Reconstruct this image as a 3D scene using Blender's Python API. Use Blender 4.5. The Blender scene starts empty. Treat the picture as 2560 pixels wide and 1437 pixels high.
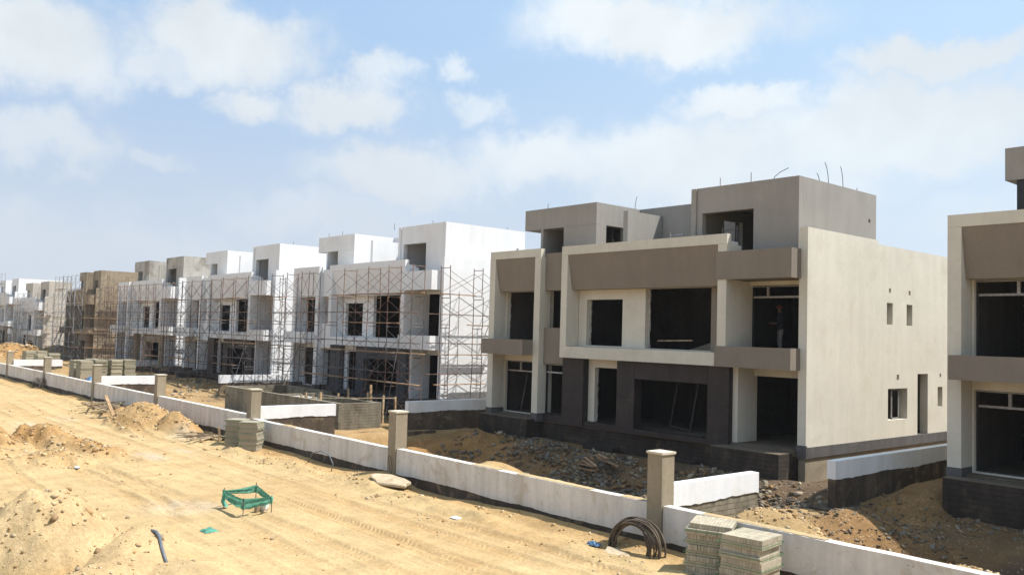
import bpy, math, random
import numpy as np
from mathutils import Vector, Matrix

rnd = random.Random(7)
NR = np.random.RandomState(11)
S = bpy.context.scene
COL = S.collection
PI = math.pi

# ------------------------------------------------------------------ camera
F_PX, W_PX, H_PX = 2177.0, 2560, 1437
CAM_Z = 4.5


def _dir(px, py):
    v = np.array([px - W_PX / 2, -(py - H_PX / 2), -F_PX])
    return v / np.linalg.norm(v)


_Y = _dir(-610, 780)
_X = _dir(3793, 909)
_X = _X - _Y * (_X @ _Y)
_X /= np.linalg.norm(_X)
_Z = np.cross(_X, _Y)
ROT = np.stack([_X, _Y, _Z])
cam = bpy.data.cameras.new('camera')
cam.sensor_width = 36.0
cam.lens = F_PX / W_PX * 36.0
cam.clip_start = 0.1
cam.clip_end = 8000
camera = bpy.data.objects.new('camera', cam)
COL.objects.link(camera)
M4 = Matrix([list(ROT[0]) + [0], list(ROT[1]) + [0], list(ROT[2]) + [CAM_Z], [0, 0, 0, 1]])
camera.matrix_world = M4
S.camera = camera

# ------------------------------------------------------------------ sun, sky, exposure
SUN_DIR = Vector((1.07, -1.0, 2.42)).normalized()
SUN_EL = math.asin(SUN_DIR.z)
SUN_ROT = math.atan2(SUN_DIR.x, SUN_DIR.y)
sd = bpy.data.lights.new('sun', 'SUN')
sd.energy = 5.0
sd.angle = math.radians(0.55)
sd.color = (1.0, 0.97, 0.925)
sun = bpy.data.objects.new('sun', sd)
COL.objects.link(sun)
sun.rotation_euler = SUN_DIR.to_track_quat('Z', 'Y').to_euler()
sun.location = (60, -40, 120)

S.view_settings.view_transform = 'Standard'
S.view_settings.look = 'None'
S.view_settings.gamma = 1.0
S.view_settings.use_curve_mapping = False
S.view_settings.exposure = 0.6

SKY_STRENGTH = 0.057
world = bpy.data.worlds.new("World")
S.world = world
world.use_nodes = True


def pix_dir(px, py):
    v = ROT @ np.array([px - W_PX / 2, -(py - H_PX / 2), -F_PX])
    return Vector(v / np.linalg.norm(v))


class NT:
    def __init__(self, tree):
        self.t = tree
        self.n = tree.nodes
        self.l = tree.links

    def new(self, kind, **kw):
        nd = self.n.new(kind)
        for k, v in kw.items():
            setattr(nd, k, v)
        return nd

    def link(self, a, b):
        self.l.new(a, b)

    def _in(self, sock, v):
        if hasattr(v, 'is_linked') or hasattr(v, 'links'):
            self.l.new(v, sock)
        else:
            sock.default_value = v

    def math(self, op, a, b=0.0, c=None, clamp=False):
        nd = self.new('ShaderNodeMath', operation=op, use_clamp=clamp)
        self._in(nd.inputs[0], a)
        self._in(nd.inputs[1], b)
        if c is not None:
            self._in(nd.inputs[2], c)
        return nd.outputs[0]

    def vmath(self, op, a, b=None, scale=None):
        nd = self.new('ShaderNodeVectorMath', operation=op)
        self._in(nd.inputs[0], a)
        if b is not None:
            self._in(nd.inputs[1], b)
        if scale is not None:
            self._in(nd.inputs['Scale'], scale)
        return nd.outputs['Value'] if op in ('DOT_PRODUCT', 'LENGTH') else nd.outputs[0]

    def noise(self, vec, scale, detail=4.0, rough=0.55, dist=0.0):
        nd = self.new('ShaderNodeTexNoise')
        self.l.new(vec, nd.inputs['Vector'])
        nd.inputs['Scale'].default_value = scale
        nd.inputs['Detail'].default_value = detail
        nd.inputs['Roughness'].default_value = rough
        nd.inputs['Distortion'].default_value = dist
        return nd.outputs['Fac'], nd.outputs['Color']

    def ramp(self, fac, lo, hi, a=0.0, b=1.0, smooth=True):
        nd = self.new('ShaderNodeMapRange')
        nd.interpolation_type = 'SMOOTHSTEP' if smooth else 'LINEAR'
        self._in(nd.inputs[0], fac)
        nd.inputs[1].default_value = lo
        nd.inputs[2].default_value = hi
        nd.inputs[3].default_value = a
        nd.inputs[4].default_value = b
        return nd.outputs[0]

    def mix(self, fac, a, b, blend='MIX'):
        nd = self.new('ShaderNodeMix', data_type='RGBA', blend_type=blend)
        self._in(nd.inputs[0], fac)
        for i, v in ((6, a), (7, b)):
            if isinstance(v, (tuple, list)):
                nd.inputs[i].default_value = (v[0], v[1], v[2], 1.0)
            else:
                self.l.new(v, nd.inputs[i])
        return nd.outputs[2]


def build_world():
    T = NT(world.node_tree)
    T.n.clear()
    out = T.new('ShaderNodeOutputWorld')
    bg = T.new('ShaderNodeBackground')
    bg.inputs['Strength'].default_value = SKY_STRENGTH
    T.link(bg.outputs[0], out.inputs[0])
    sky = T.new('ShaderNodeTexSky')
    sky.sky_type = 'NISHITA'
    sky.sun_disc = False
    sky.sun_elevation = SUN_EL
    sky.sun_rotation = SUN_ROT
    sky.altitude = 300
    sky.air_density = 1.0
    sky.dust_density = 1.6
    sky.ozone_density = 1.6
    tc = T.new('ShaderNodeTexCoord')
    d = tc.outputs['Generated']
    # cloud puffs: irregular ellipses of noise on the sky, and a loose field all round
    _, ncol = T.noise(d, 7.0, 6.0, 0.62)
    warp = T.vmath('SUBTRACT', ncol, (0.5, 0.5, 0.5))
    dw = T.vmath('ADD', d, T.vmath('SCALE', warp, scale=0.13))
    _, ncol2 = T.noise(d, 28.0, 5.0, 0.6)
    warp2 = T.vmath('SUBTRACT', ncol2, (0.5, 0.5, 0.5))
    dw = T.vmath('ADD', dw, T.vmath('SCALE', warp2, scale=0.04))
    puffs = [  # centre x, y in the photo, half width, half height, weight
        (70, 110, 270, 135, 1.0), (560, 95, 265, 115, 1.0), (430, 160, 130, 60, .7),
        (620, 255, 105, 62, .85), (880, 265, 190, 80, 1.0), (960, 195, 90, 50, .7), (1130, 195, 65, 42, .62),
        (1195, 295, 95, 45, .62), (1640, 45, 400, 115, 1.05), (2350, 140, 270, 62, .9), (1840, 255, 220, 62, .95),
        (2250, 330, 450, 150, 1.1), (1700, 400, 360, 130, 1.05), (1020, 445, 280, 95, .9), (1380, 430, 330, 95, .9), (1900, 480, 420, 100, .8),
        (130, 360, 190, 70, .65), (410, 415, 75, 30, .5), (840, 540, 330, 75, .55), (400, 620, 380, 75, .5), (2380, 560, 260, 70, .45),
        (1560, 470, 420, 80, .6), (100, 560, 320, 80, .45)]
    up = Vector((0, 0, 1))
    field = None
    for (px, py, hw, hh, wt) in puffs:
        c = pix_dir(px, py)
        e1 = c.cross(up).normalized()
        e2 = e1.cross(c).normalized()
        u = T.vmath('DOT_PRODUCT', dw, tuple(e1 * (F_PX / hw)))
        v0 = T.vmath('DOT_PRODUCT', dw, tuple(e2 * (F_PX / hh)))
        r2 = T.math('ADD', T.math('MULTIPLY', u, u), T.math('MULTIPLY', v0, v0))
        fwd = T.math('GREATER_THAN', T.vmath('DOT_PRODUCT', d, tuple(c)), 0.2)
        g = T.math('MULTIPLY', T.math('SUBTRACT', 1.0, T.math('SQRT', r2)), fwd)
        g = T.ramp(g, -0.25, 0.75, 0.0, wt)
        field = g if field is None else T.math('MAXIMUM', field, g)
    sep = T.new('ShaderNodeSeparateXYZ')
    T.link(d, sep.inputs[0])
    z = sep.outputs['Z']
    zc = T.math('MAXIMUM', z, 0.06)
    flat = T.new('ShaderNodeCombineXYZ')
    T.link(T.math('DIVIDE', sep.outputs['X'], zc), flat.inputs[0])
    T.link(T.math('DIVIDE', sep.outputs['Y'], zc), flat.inputs[1])
    big, _ = T.noise(flat.outputs[0], 0.55, 6.0, 0.55)
    loose = T.ramp(big, 0.48, 0.72, 0.0, 0.85)
    view = T.vmath('DOT_PRODUCT', d, tuple(pix_dir(1280, 420)))
    away = T.ramp(view, 0.78, 0.70)
    loose = T.math('MULTIPLY', loose, away)
    field = T.math('MAXIMUM', field, loose)
    fine, _ = T.noise(d, 11.0, 8.0, 0.62)
    field = T.math('ADD', field, T.math('MULTIPLY', T.math('SUBTRACT', fine, 0.5), 0.68))
    mask = T.ramp(field, 0.0, 0.98, 0.0, 0.96)
    # cloud tone: bright tops, slightly greyer bellies
    tone, _ = T.noise(d, 5.0, 5.0, 0.55)
    ccol = T.mix(T.ramp(tone, 0.35, 0.65), (8.9, 9.5, 10.0), (10.6, 11.3, 11.7))
    # pale blue sky over dust haze
    blue = T.mix(0.8, sky.outputs[0], (4.9, 7.4, 11.1))
    # lighter towards the sun side
    sunside = T.vmath('DOT_PRODUCT', d, tuple(SUN_DIR))
    blue = T.mix(T.ramp(sunside, -0.15, 0.75, 0.0, 0.6), blue, (8.4, 11.1, 13.6))
    skyc = T.mix(mask, blue, ccol)
    haze = T.ramp(z, -0.02, 0.38, 0.98, 0.0)
    hz = T.mix(T.ramp(sunside, -0.15, 0.6), (7.9, 8.6, 9.5), (9.4, 10.7, 11.8))
    skyc = T.mix(haze, skyc, hz)
    T.link(skyc, bg.inputs['Color'])


build_world()

# ------------------------------------------------------------------ materials
MATS = {}


def plaster(name, col, var=0.10, streak=0.10, bump=0.06, rough=0.92, stain=None, stain_amt=0.0, stain_scale=0.5, fine=9.0, scuff=0.0):
    m = bpy.data.materials.new(name)
    m.use_nodes = True
    T = NT(m.node_tree)
    b = T.n['Principled BSDF']
    b.inputs['Roughness'].default_value = rough
    b.inputs['Specular IOR Level'].default_value = 0.25
    g = T.new('ShaderNodeNewGeometry')
    p = g.outputs['Position']
    n1, _ = T.noise(p, 0.7, 5.0, 0.6)
    n2, _ = T.noise(p, fine, 5.0, 0.65)
    mp = T.new('ShaderNodeMapping')
    mp.inputs['Scale'].default_value = (2.6, 2.6, 0.22)
    T.link(p, mp.inputs[0])
    n3, _ = T.noise(mp.outputs[0], 1.0, 5.0, 0.6)
    f = T.ramp(n1, 0.3, 0.7, 1 - var, 1 + var)
    f = T.math('MULTIPLY', f, T.ramp(n2, 0.3, 0.7, 1 - var * .6, 1 + var * .6))
    f = T.math('MULTIPLY', f, T.ramp(n3, 0.3, 0.72, 1 + streak * .5, 1 - streak))
    c = T.vmath('SCALE', tuple(k * .82 for k in col), scale=f)
    if stain:
        stain = tuple(k * .82 for k in stain)
        n4, _ = T.noise(p, stain_scale, 6.0, 0.68, 0.6)
        c = T.mix(T.math('MULTIPLY', T.ramp(n4, 0.52, 0.66), stain_amt), c, stain)
    if scuff:
        n6, _ = T.noise(p, 3.1, 7.0, 0.75, 1.2)
        c = T.mix(T.math('MULTIPLY', T.ramp(n6, 0.635, 0.68), scuff), c, (.20, .145, .09))
    T.link(c, b.inputs['Base Color'])
    bp = T.new('ShaderNodeBump')
    bp.inputs['Strength'].default_value = bump * 4
    bp.inputs['Distance'].default_value = 0.02
    n5, _ = T.noise(p, 14.0, 6.0, 0.7)
    T.link(n5, bp.inputs['Height'])
    T.link(bp.outputs[0], b.inputs['Normal'])
    MATS[name] = m
    return m


def plain(name, col, rough=0.6, metal=0.0, var=0.15, scale=6.0, spec=0.4):
    m = bpy.data.materials.new(name)
    m.use_nodes = True
    T = NT(m.node_tree)
    b = T.n['Principled BSDF']
    b.inputs['Roughness'].default_value = rough
    b.inputs['Metallic'].default_value = metal
    b.inputs['Specular IOR Level'].default_value = spec
    g = T.new('ShaderNodeNewGeometry')
    oi = T.new('ShaderNodeObjectInfo')
    n1, _ = T.noise(g.outputs['Position'], scale, 4.0, 0.6)
    f = T.ramp(n1, 0.3, 0.7, 1 - var, 1 + var)
    f = T.math('MULTIPLY', f, T.math('ADD', 1 - var * .6, T.math('MULTIPLY', oi.outputs['Random'], var * 1.2)))
    T.link(T.vmath('SCALE', tuple(col), scale=f), b.inputs['Base Color'])
    MATS[name] = m
    return m


def attr_mat(name, rough=0.95):
    m = bpy.data.materials.new(name)
    m.use_nodes = True
    T = NT(m.node_tree)
    b = T.n['Principled BSDF']
    b.inputs['Roughness'].default_value = rough
    b.inputs['Specular IOR Level'].default_value = 0.15
    a = T.new('ShaderNodeAttribute')
    a.attribute_name = 'tint'
    g = T.new('ShaderNodeNewGeometry')
    n1, _ = T.noise(g.outputs['Position'], 18.0, 4.0, 0.65)
    T.link(T.vmath('SCALE', a.outputs['Color'], scale=T.ramp(n1, 0.3, 0.7, 0.82, 1.18)), b.inputs['Base Color'])
    MATS[name] = m
    return m


def ribbed(name, col, line, freq, rough=0.9, dust=None):
    """board-marked concrete: thin horizontal joints with relief"""
    m = plaster(name, col, var=.25, streak=.3, bump=.14, rough=rough, stain=dust or line, stain_amt=.7, stain_scale=1.3)
    T = NT(m.node_tree)
    b = T.n['Principled BSDF']
    g = T.new('ShaderNodeNewGeometry')
    _, nc = T.noise(g.outputs['Position'], 1.5, 3.0, 0.5)
    sp = T.new('ShaderNodeSeparateXYZ')
    T.link(T.vmath('ADD', g.outputs['Position'], T.vmath('SCALE', nc, scale=0.05)), sp.inputs[0])
    fr = T.math('FRACT', T.math('MULTIPLY', sp.outputs['Z'], freq))
    groove = T.math('LESS_THAN', fr, 0.16)
    old = b.inputs['Base Color'].links[0].from_socket
    nb, _ = T.noise(g.outputs['Position'], 2.2, 3.0, 0.6)
    T.link(T.mix(T.math('MULTIPLY', groove, T.ramp(nb, .35, .6, .15, .75)), old, line), b.inputs['Base Color'])
    bp = T.new('ShaderNodeBump')
    bp.inputs['Strength'].default_value = 0.8
    bp.inputs['Distance'].default_value = 0.02
    T.link(T.math('SUBTRACT', 1.0, groove), bp.inputs['Height'])
    T.link(b.inputs['Normal'].links[0].from_socket, bp.inputs['Normal'])
    T.link(bp.outputs[0], b.inputs['Normal'])
    return m


plaster('cream_plaster', (.70, .65, .54), var=.045, streak=.05, bump=.05, stain=(.56, .48, .36), stain_amt=.3, stain_scale=.6)
plaster('grey_taupe_plaster', (.34, .317, .285), var=.05, streak=.06, bump=.05)
plaster('taupe_plaster', (.262, .22, .175), var=.05, streak=.05, bump=.05)
plaster('white_plaster', (.85, .85, .85), var=.035, streak=.05, bump=.05, stain=(.74, .72, .69), stain_amt=.4, stain_scale=.45)
plaster('pale_plaster', (.70, .69, .67), var=.05, streak=.08, bump=.05, stain=(.5, .47, .43), stain_amt=.4, stain_scale=.5)
plaster('raw_concrete', (.50, .47, .42), var=.12, streak=.2, bump=.12, stain=(.24, .2, .15), stain_amt=.75, stain_scale=.5)
plaster('raw_mortar', (.34, .275, .19), var=.12, streak=.16, bump=.12, stain=(.22, .17, .11), stain_amt=.7, stain_scale=.4)
plaster('beige_plaster', (.54, .49, .42), var=.07, streak=.1, bump=.06, stain=(.42, .36, .29), stain_amt=.4, stain_scale=.4)
plaster('fence_plaster', (.74, .69, .63), var=.07, streak=.16, bump=.06, stain=(.50, .41, .29), stain_amt=.55, stain_scale=1.3, scuff=.75)
plaster('cross_plaster', (.85, .85, .85), var=.04, streak=.07, bump=.05, stain=(.7, .65, .58), stain_amt=.35, stain_scale=.9, scuff=.35)
plaster('post_plaster', (.33, .275, .195), var=.1, streak=.12, bump=.08, stain=(.22, .17, .11), stain_amt=.5, stain_scale=1.2, scuff=.4)
plaster('cap_plaster', (.62, .55, .43), var=.08, streak=.05, bump=.06)
plaster('footing_mortar', (.11, .083, .06), var=.25, streak=.3, bump=.2, stain=(.27, .20, .125), stain_amt=.75, stain_scale=1.6)
ribbed('bitumen_brick', (.048, .037, .029), (.02, .016, .013), 7.0, dust=(.115, .085, .06))
ribbed('board_concrete', (.27, .235, .17), (.10, .08, .055), 8.0)
plaster('dark_granite', (.040, .031, .029), var=.16, streak=.22, bump=.03, rough=.5, stain=(.066, .052, .045), stain_amt=.6, stain_scale=.8)
plaster('grey_granite', (.115, .108, .105), var=.12, streak=.2, bump=.04, rough=.6, stain=(.2, .18, .16), stain_amt=.5, stain_scale=1.2)
plaster('slate_stone', (.075, .078, .088), var=.14, streak=.2, bump=.04, rough=.6)
plaster('interior_shade', (.036, .030, .026), var=.2, streak=.2, bump=.1)  # near black: room shade put into the colour of walls behind openings
plaster('shaded_inner_mortar', (.105, .09, .078), var=.15, streak=.15, bump=.1)  # raw mortar lining, with the shade of the bay put into its colour
plaster('screed', (.15, .12, .085), var=.2, streak=.0, bump=.1)
plaster('broken_concrete', (.50, .40, .27), var=.15, streak=.0, bump=.25, stain=(.33, .23, .13), stain_amt=.6, stain_scale=3.)
plain('black_metal', (.016, .016, .017), .45, 0.0)
plain('film_strip', (.30, .29, .285), .6, 0.0, var=.3, scale=14)
plain('rusty_tube', (.15, .09, .065), .75, 0.0, var=.5, scale=3.0)
plain('dark_tube', (.085, .075, .075), .6, 0.0, var=.4, scale=3.0)
plain('steel_tube', (.24, .26, .28), .5, 0.0, var=.3, scale=3.0)
plain('board_wood', (.30, .19, .11), .85, 0.0, var=.35, scale=5.0, spec=.2)
plain('old_wood', (.34, .255, .16), .9, 0.0, var=.35, scale=6.0, spec=.2)
plain('fresh_wood', (.36, .24, .135), .85, 0.0, var=.25, scale=6.0, spec=.2)
plain('hose_rubber', (.085, .062, .042), .7, 0.0, var=.3, scale=4.0, spec=.3)
plain('rebar_steel', (.07, .055, .05), .7, 0.0)
plain('green_strap', (.055, .16, .06), .5)
plain('blue_plastic', (.06, .13, .22), .5, var=.5, scale=9)
plain('white_plastic', (.62, .61, .58), .6)
plain('grey_pipe', (.11, .125, .145), .5)
plain('green_cloth', (.075, .25, .18), .8, var=.3, scale=14)
plain('skin_tone', (.16, .085, .05), .6)
plain('dark_shirt', (.025, .032, .036), .9)
plain('brown_shirt', (.05, .03, .026), .9)
plain('grey_trousers', (.30, .29, .27), .9)
plain('brown_trousers', (.13, .10, .085), .9)
plain('orange_helmet', (.2, .05, .02), .5)
plaster('loose_sand', (.50, .37, .20), var=.1, streak=0., bump=.2, fine=30)
plaster('paver_concrete', (.44, .385, .285), var=.12, streak=.0, bump=.15, fine=30)
attr_mat('stone_tint')


def paver_mat():
    m = MATS['paver_concrete']
    T = NT(m.node_tree)
    b = T.n['Principled BSDF']
    oi = T.new('ShaderNodeObjectInfo')
    old = b.inputs['Base Color'].links[0].from_socket
    T.link(T.vmath('SCALE', old, scale=T.math('ADD', .84, T.math('MULTIPLY', oi.outputs['Random'], .3))), b.inputs['Base Color'])


paver_mat()


def net_mat():
    m = bpy.data.materials.new('green_net')
    m.use_nodes = True
    T = NT(m.node_tree)
    T.n.clear()
    out = T.new('ShaderNodeOutputMaterial')
    df = T.new('ShaderNodeBsdfDiffuse')
    tl = T.new('ShaderNodeBsdfTranslucent')
    mx = T.new('ShaderNodeMixShader')
    g = T.new('ShaderNodeNewGeometry')
    n1, _ = T.noise(g.outputs['Position'], 10.0, 4.0, .6)
    c = T.mix(T.ramp(n1, .35, .65), (.085, .25, .175), (.15, .35, .26))
    T.link(c, df.inputs[0])
    T.link(c, tl.inputs[0])
    mx.inputs[0].default_value = .45
    T.link(df.outputs[0], mx.inputs[1])
    T.link(tl.outputs[0], mx.inputs[2])
    T.link(mx.outputs[0], out.inputs[0])
    MATS['green_net'] = m


net_mat()


# ------------------------------------------------------------------ mesh builder
class MB:
    def __init__(self, sy=1.0):
        self.v = []
        self.f = []
        self.sy = sy

    def _add(self, vs, fs):
        o = len(self.v)
        self.v += [(x, y * self.sy, z) for x, y, z in vs]
        self.f += [tuple(i + o for i in q) for q in fs]

    def box(self, x0, x1, y0, y1, z0, z1):
        if x0 > x1: x0, x1 = x1, x0
        if y0 > y1: y0, y1 = y1, y0
        if z0 > z1: z0, z1 = z1, z0
        self._add([(x0, y0, z0), (x1, y0, z0), (x1, y1, z0), (x0, y1, z0), (x0, y0, z1), (x1, y0, z1), (x1, y1, z1), (x0, y1, z1)],
                  [(3, 2, 1, 0), (4, 5, 6, 7), (0, 1, 5, 4), (1, 2, 6, 5), (2, 3, 7, 6), (3, 0, 4, 7)])
        return self

    def hexa(self, pts):
        self._add(pts, [(3, 2, 1, 0), (4, 5, 6, 7), (0, 1, 5, 4), (1, 2, 6, 5), (2, 3, 7, 6), (3, 0, 4, 7)])
        return self

    def prism_y(self, prof, y0, y1):
        """profile of (x, z) points counter-clockwise seen from -Y, extruded from y0 to y1"""
        n = len(prof)
        vs = [(x, y0, z) for x, z in prof] + [(x, y1, z) for x, z in prof]
        fs = [tuple(range(n)), tuple(range(2 * n - 1, n - 1, -1))]
        for i in range(n):
            j = (i + 1) % n
            fs.append((j, i, i + n, j + n))
        self._add(vs, fs)
        return self

    def tube(self, p, q, r, n=6, r2=None):
        p = Vector(p); q = Vector(q)
        a = (q - p)
        if a.length < 1e-6: return self
        a.normalize()
        u = a.orthogonal().normalized()
        w = a.cross(u)
        r2 = r if r2 is None else r2
        vs = []
        for c, rr in ((p, r), (q, r2)):
            for i in range(n):
                t = 2 * PI * i / n
                vs.append(tuple(c + u * math.cos(t) * rr + w * math.sin(t) * rr))
        fs = [(i, (i + 1) % n, (i + 1) % n + n, i + n) for i in range(n)]
        fs += [tuple(range(n - 1, -1, -1)), tuple(range(n, 2 * n))]
        self._add(vs, fs)
        return self

    def path(self, pts, r, n=6, closed=False):
        pts = [Vector(p) for p in pts]
        k = len(pts)
        vs, fs = [], []
        u = None
        for i, p in enumerate(pts):
            a = (pts[(i + 1) % k] if closed or i < k - 1 else p) - (pts[i - 1] if closed or i > 0 else p)
            a.normalize()
            u = a.orthogonal().normalized() if u is None else (u - a * u.dot(a)).normalized()
            w = a.cross(u)
            for j in range(n):
                t = 2 * PI * j / n
                vs.append(tuple(p + u * math.cos(t) * r + w * math.sin(t) * r))
        for i in range(k if closed else k - 1):
            a0, b0 = i * n, ((i + 1) % k) * n
            for j in range(n):
                fs.append((a0 + j, a0 + (j + 1) % n, b0 + (j + 1) % n, b0 + j))
        if not closed:
            fs += [tuple(range(n - 1, -1, -1)), tuple(range((k - 1) * n, k * n))]
        self._add(vs, fs)
        return self

    def wall(self, axis, a0, a1, u0, u1, z0, z1, holes=()):
        """wall across `axis` (0: thickness in x, runs in y; 1: thickness in y, runs in x) with rectangular holes (u0,u1,z0,z1)"""
        us = sorted({u0, u1, *[min(max(h[0], u0), u1) for h in holes], *[min(max(h[1], u0), u1) for h in holes]})
        zs = sorted({z0, z1, *[min(max(h[2], z0), z1) for h in holes], *[min(max(h[3], z0), z1) for h in holes]})

        def solid(i, j):
            if i < 0 or j < 0 or i >= len(us) - 1 or j >= len(zs) - 1: return False
            cu, cz = (us[i] + us[i + 1]) / 2, (zs[j] + zs[j + 1]) / 2
            return not any(h[0] < cu < h[1] and h[2] < cz < h[3] for h in holes)

        def P(a, u, z):
            return (a, u, z) if axis == 0 else (u, a, z)

        def quad(*pts):
            self._add(list(pts), [(0, 1, 2, 3)])
        for i in range(len(us) - 1):
            for j in range(len(zs) - 1):
                if not solid(i, j): continue
                ua, ub, za, zb = us[i], us[i + 1], zs[j], zs[j + 1]
                quad(P(a0, ua, za), P(a0, ub, za), P(a0, ub, zb), P(a0, ua, zb))
                quad(P(a1, ub, za), P(a1, ua, za), P(a1, ua, zb), P(a1, ub, zb))
                if not solid(i - 1, j): quad(P(a0, ua, za), P(a0, ua, zb), P(a1, ua, zb), P(a1, ua, za))
                if not solid(i + 1, j): quad(P(a0, ub, zb), P(a0, ub, za), P(a1, ub, za), P(a1, ub, zb))
                if not solid(i, j - 1): quad(P(a0, ub, za), P(a0, ua, za), P(a1, ua, za), P(a1, ub, za))
                if not solid(i, j + 1): quad(P(a0, ua, zb), P(a0, ub, zb), P(a1, ub, zb), P(a1, ua, zb))
        return self

    def mesh(self, name, mat):
        me = bpy.data.meshes.new(name)
        me.from_pydata(self.v, [], self.f)
        if mat: me.materials.append(MATS[mat])
        return me

    def build(self, name, mat, parent=None, smooth=False, loc=None):
        me = self.mesh(name, mat)
        if smooth: me.polygons.foreach_set('use_smooth', [True] * len(me.polygons))
        return link(name, me, parent, loc)


def link(name, me, parent=None, loc=None, rot=None):
    o = bpy.data.objects.new(name, me)
    COL.objects.link(o)
    if parent: o.parent = parent
    if loc: o.location = loc
    if rot: o.rotation_euler = rot
    return o


def tag(o, label, cat, group=None):
    o['label'] = label
    o['category'] = cat
    if group: o['group'] = group
    return o


def thing(name, label, cat, loc=(0, 0, 0), rz=0.0, group=None):
    o = bpy.data.objects.new(name, None)
    COL.objects.link(o)
    o.location = loc
    o.rotation_euler = (0, 0, rz)
    o.empty_display_size = .3
    return tag(o, label, cat, group)


# ------------------------------------------------------------------ terrain
_P = NR.rand(512, 512).astype(np.float32)


def vnoise(x, y):
    xi = np.floor(x).astype(int); yi = np.floor(y).astype(int)
    fx = x - xi; fy = y - yi
    fx = fx * fx * fx * (fx * (fx * 6 - 15) + 10); fy = fy * fy * fy * (fy * (fy * 6 - 15) + 10)
    a = _P[xi % 512, yi % 512]; b = _P[(xi + 1) % 512, yi % 512]
    c = _P[xi % 512, (yi + 1) % 512]; d = _P[(xi + 1) % 512, (yi + 1) % 512]
    return (a + (b - a) * fx) * (1 - fy) + (c + (d - c) * fx) * fy


def fbm(x, y, per, oct=4, gain=.5, seed=0):
    x = np.asarray(x, float) / per + seed * 17.3 + 40; y = np.asarray(y, float) / per + seed * 31.7 + 40
    s = 0.0; a = 1.0; t = 0.0
    for k in range(oct):
        s = s + a * (vnoise(x, y) * 2 - 1); t += a
        x = x * 2.03 + 13.1; y = y * 2.03 + 7.7; a *= gain
    return s / t


def sstep(v, a, b):
    t = np.clip((v - a) / (b - a), 0, 1)
    return t * t * (3 - 2 * t)


TRACKS = [(6.2, .20), (7.75, .20), (8.7, .26), (9.25, .22), (10.45, .26), (11.15, .2), (12.05, .22), (12.75, .18)]


def heap(x, y, cx, cy, rx, ry, h, ang=0.0, sharp=1.0, seed=1, rough=.25):
    ca, sa = math.cos(ang), math.sin(ang)
    dx, dy = x - cx, y - cy
    u = (dx * ca + dy * sa) / rx; v = (-dx * sa + dy * ca) / ry
    r = np.sqrt(u * u + v * v) + rough * fbm(x, y, 1.1, 4, seed=seed)
    t = np.clip(1 - r, 0, None)
    return h * np.where(t > 0, t ** sharp * (1 - .25 * sstep(t, .6, 1.2)), 0)


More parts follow.
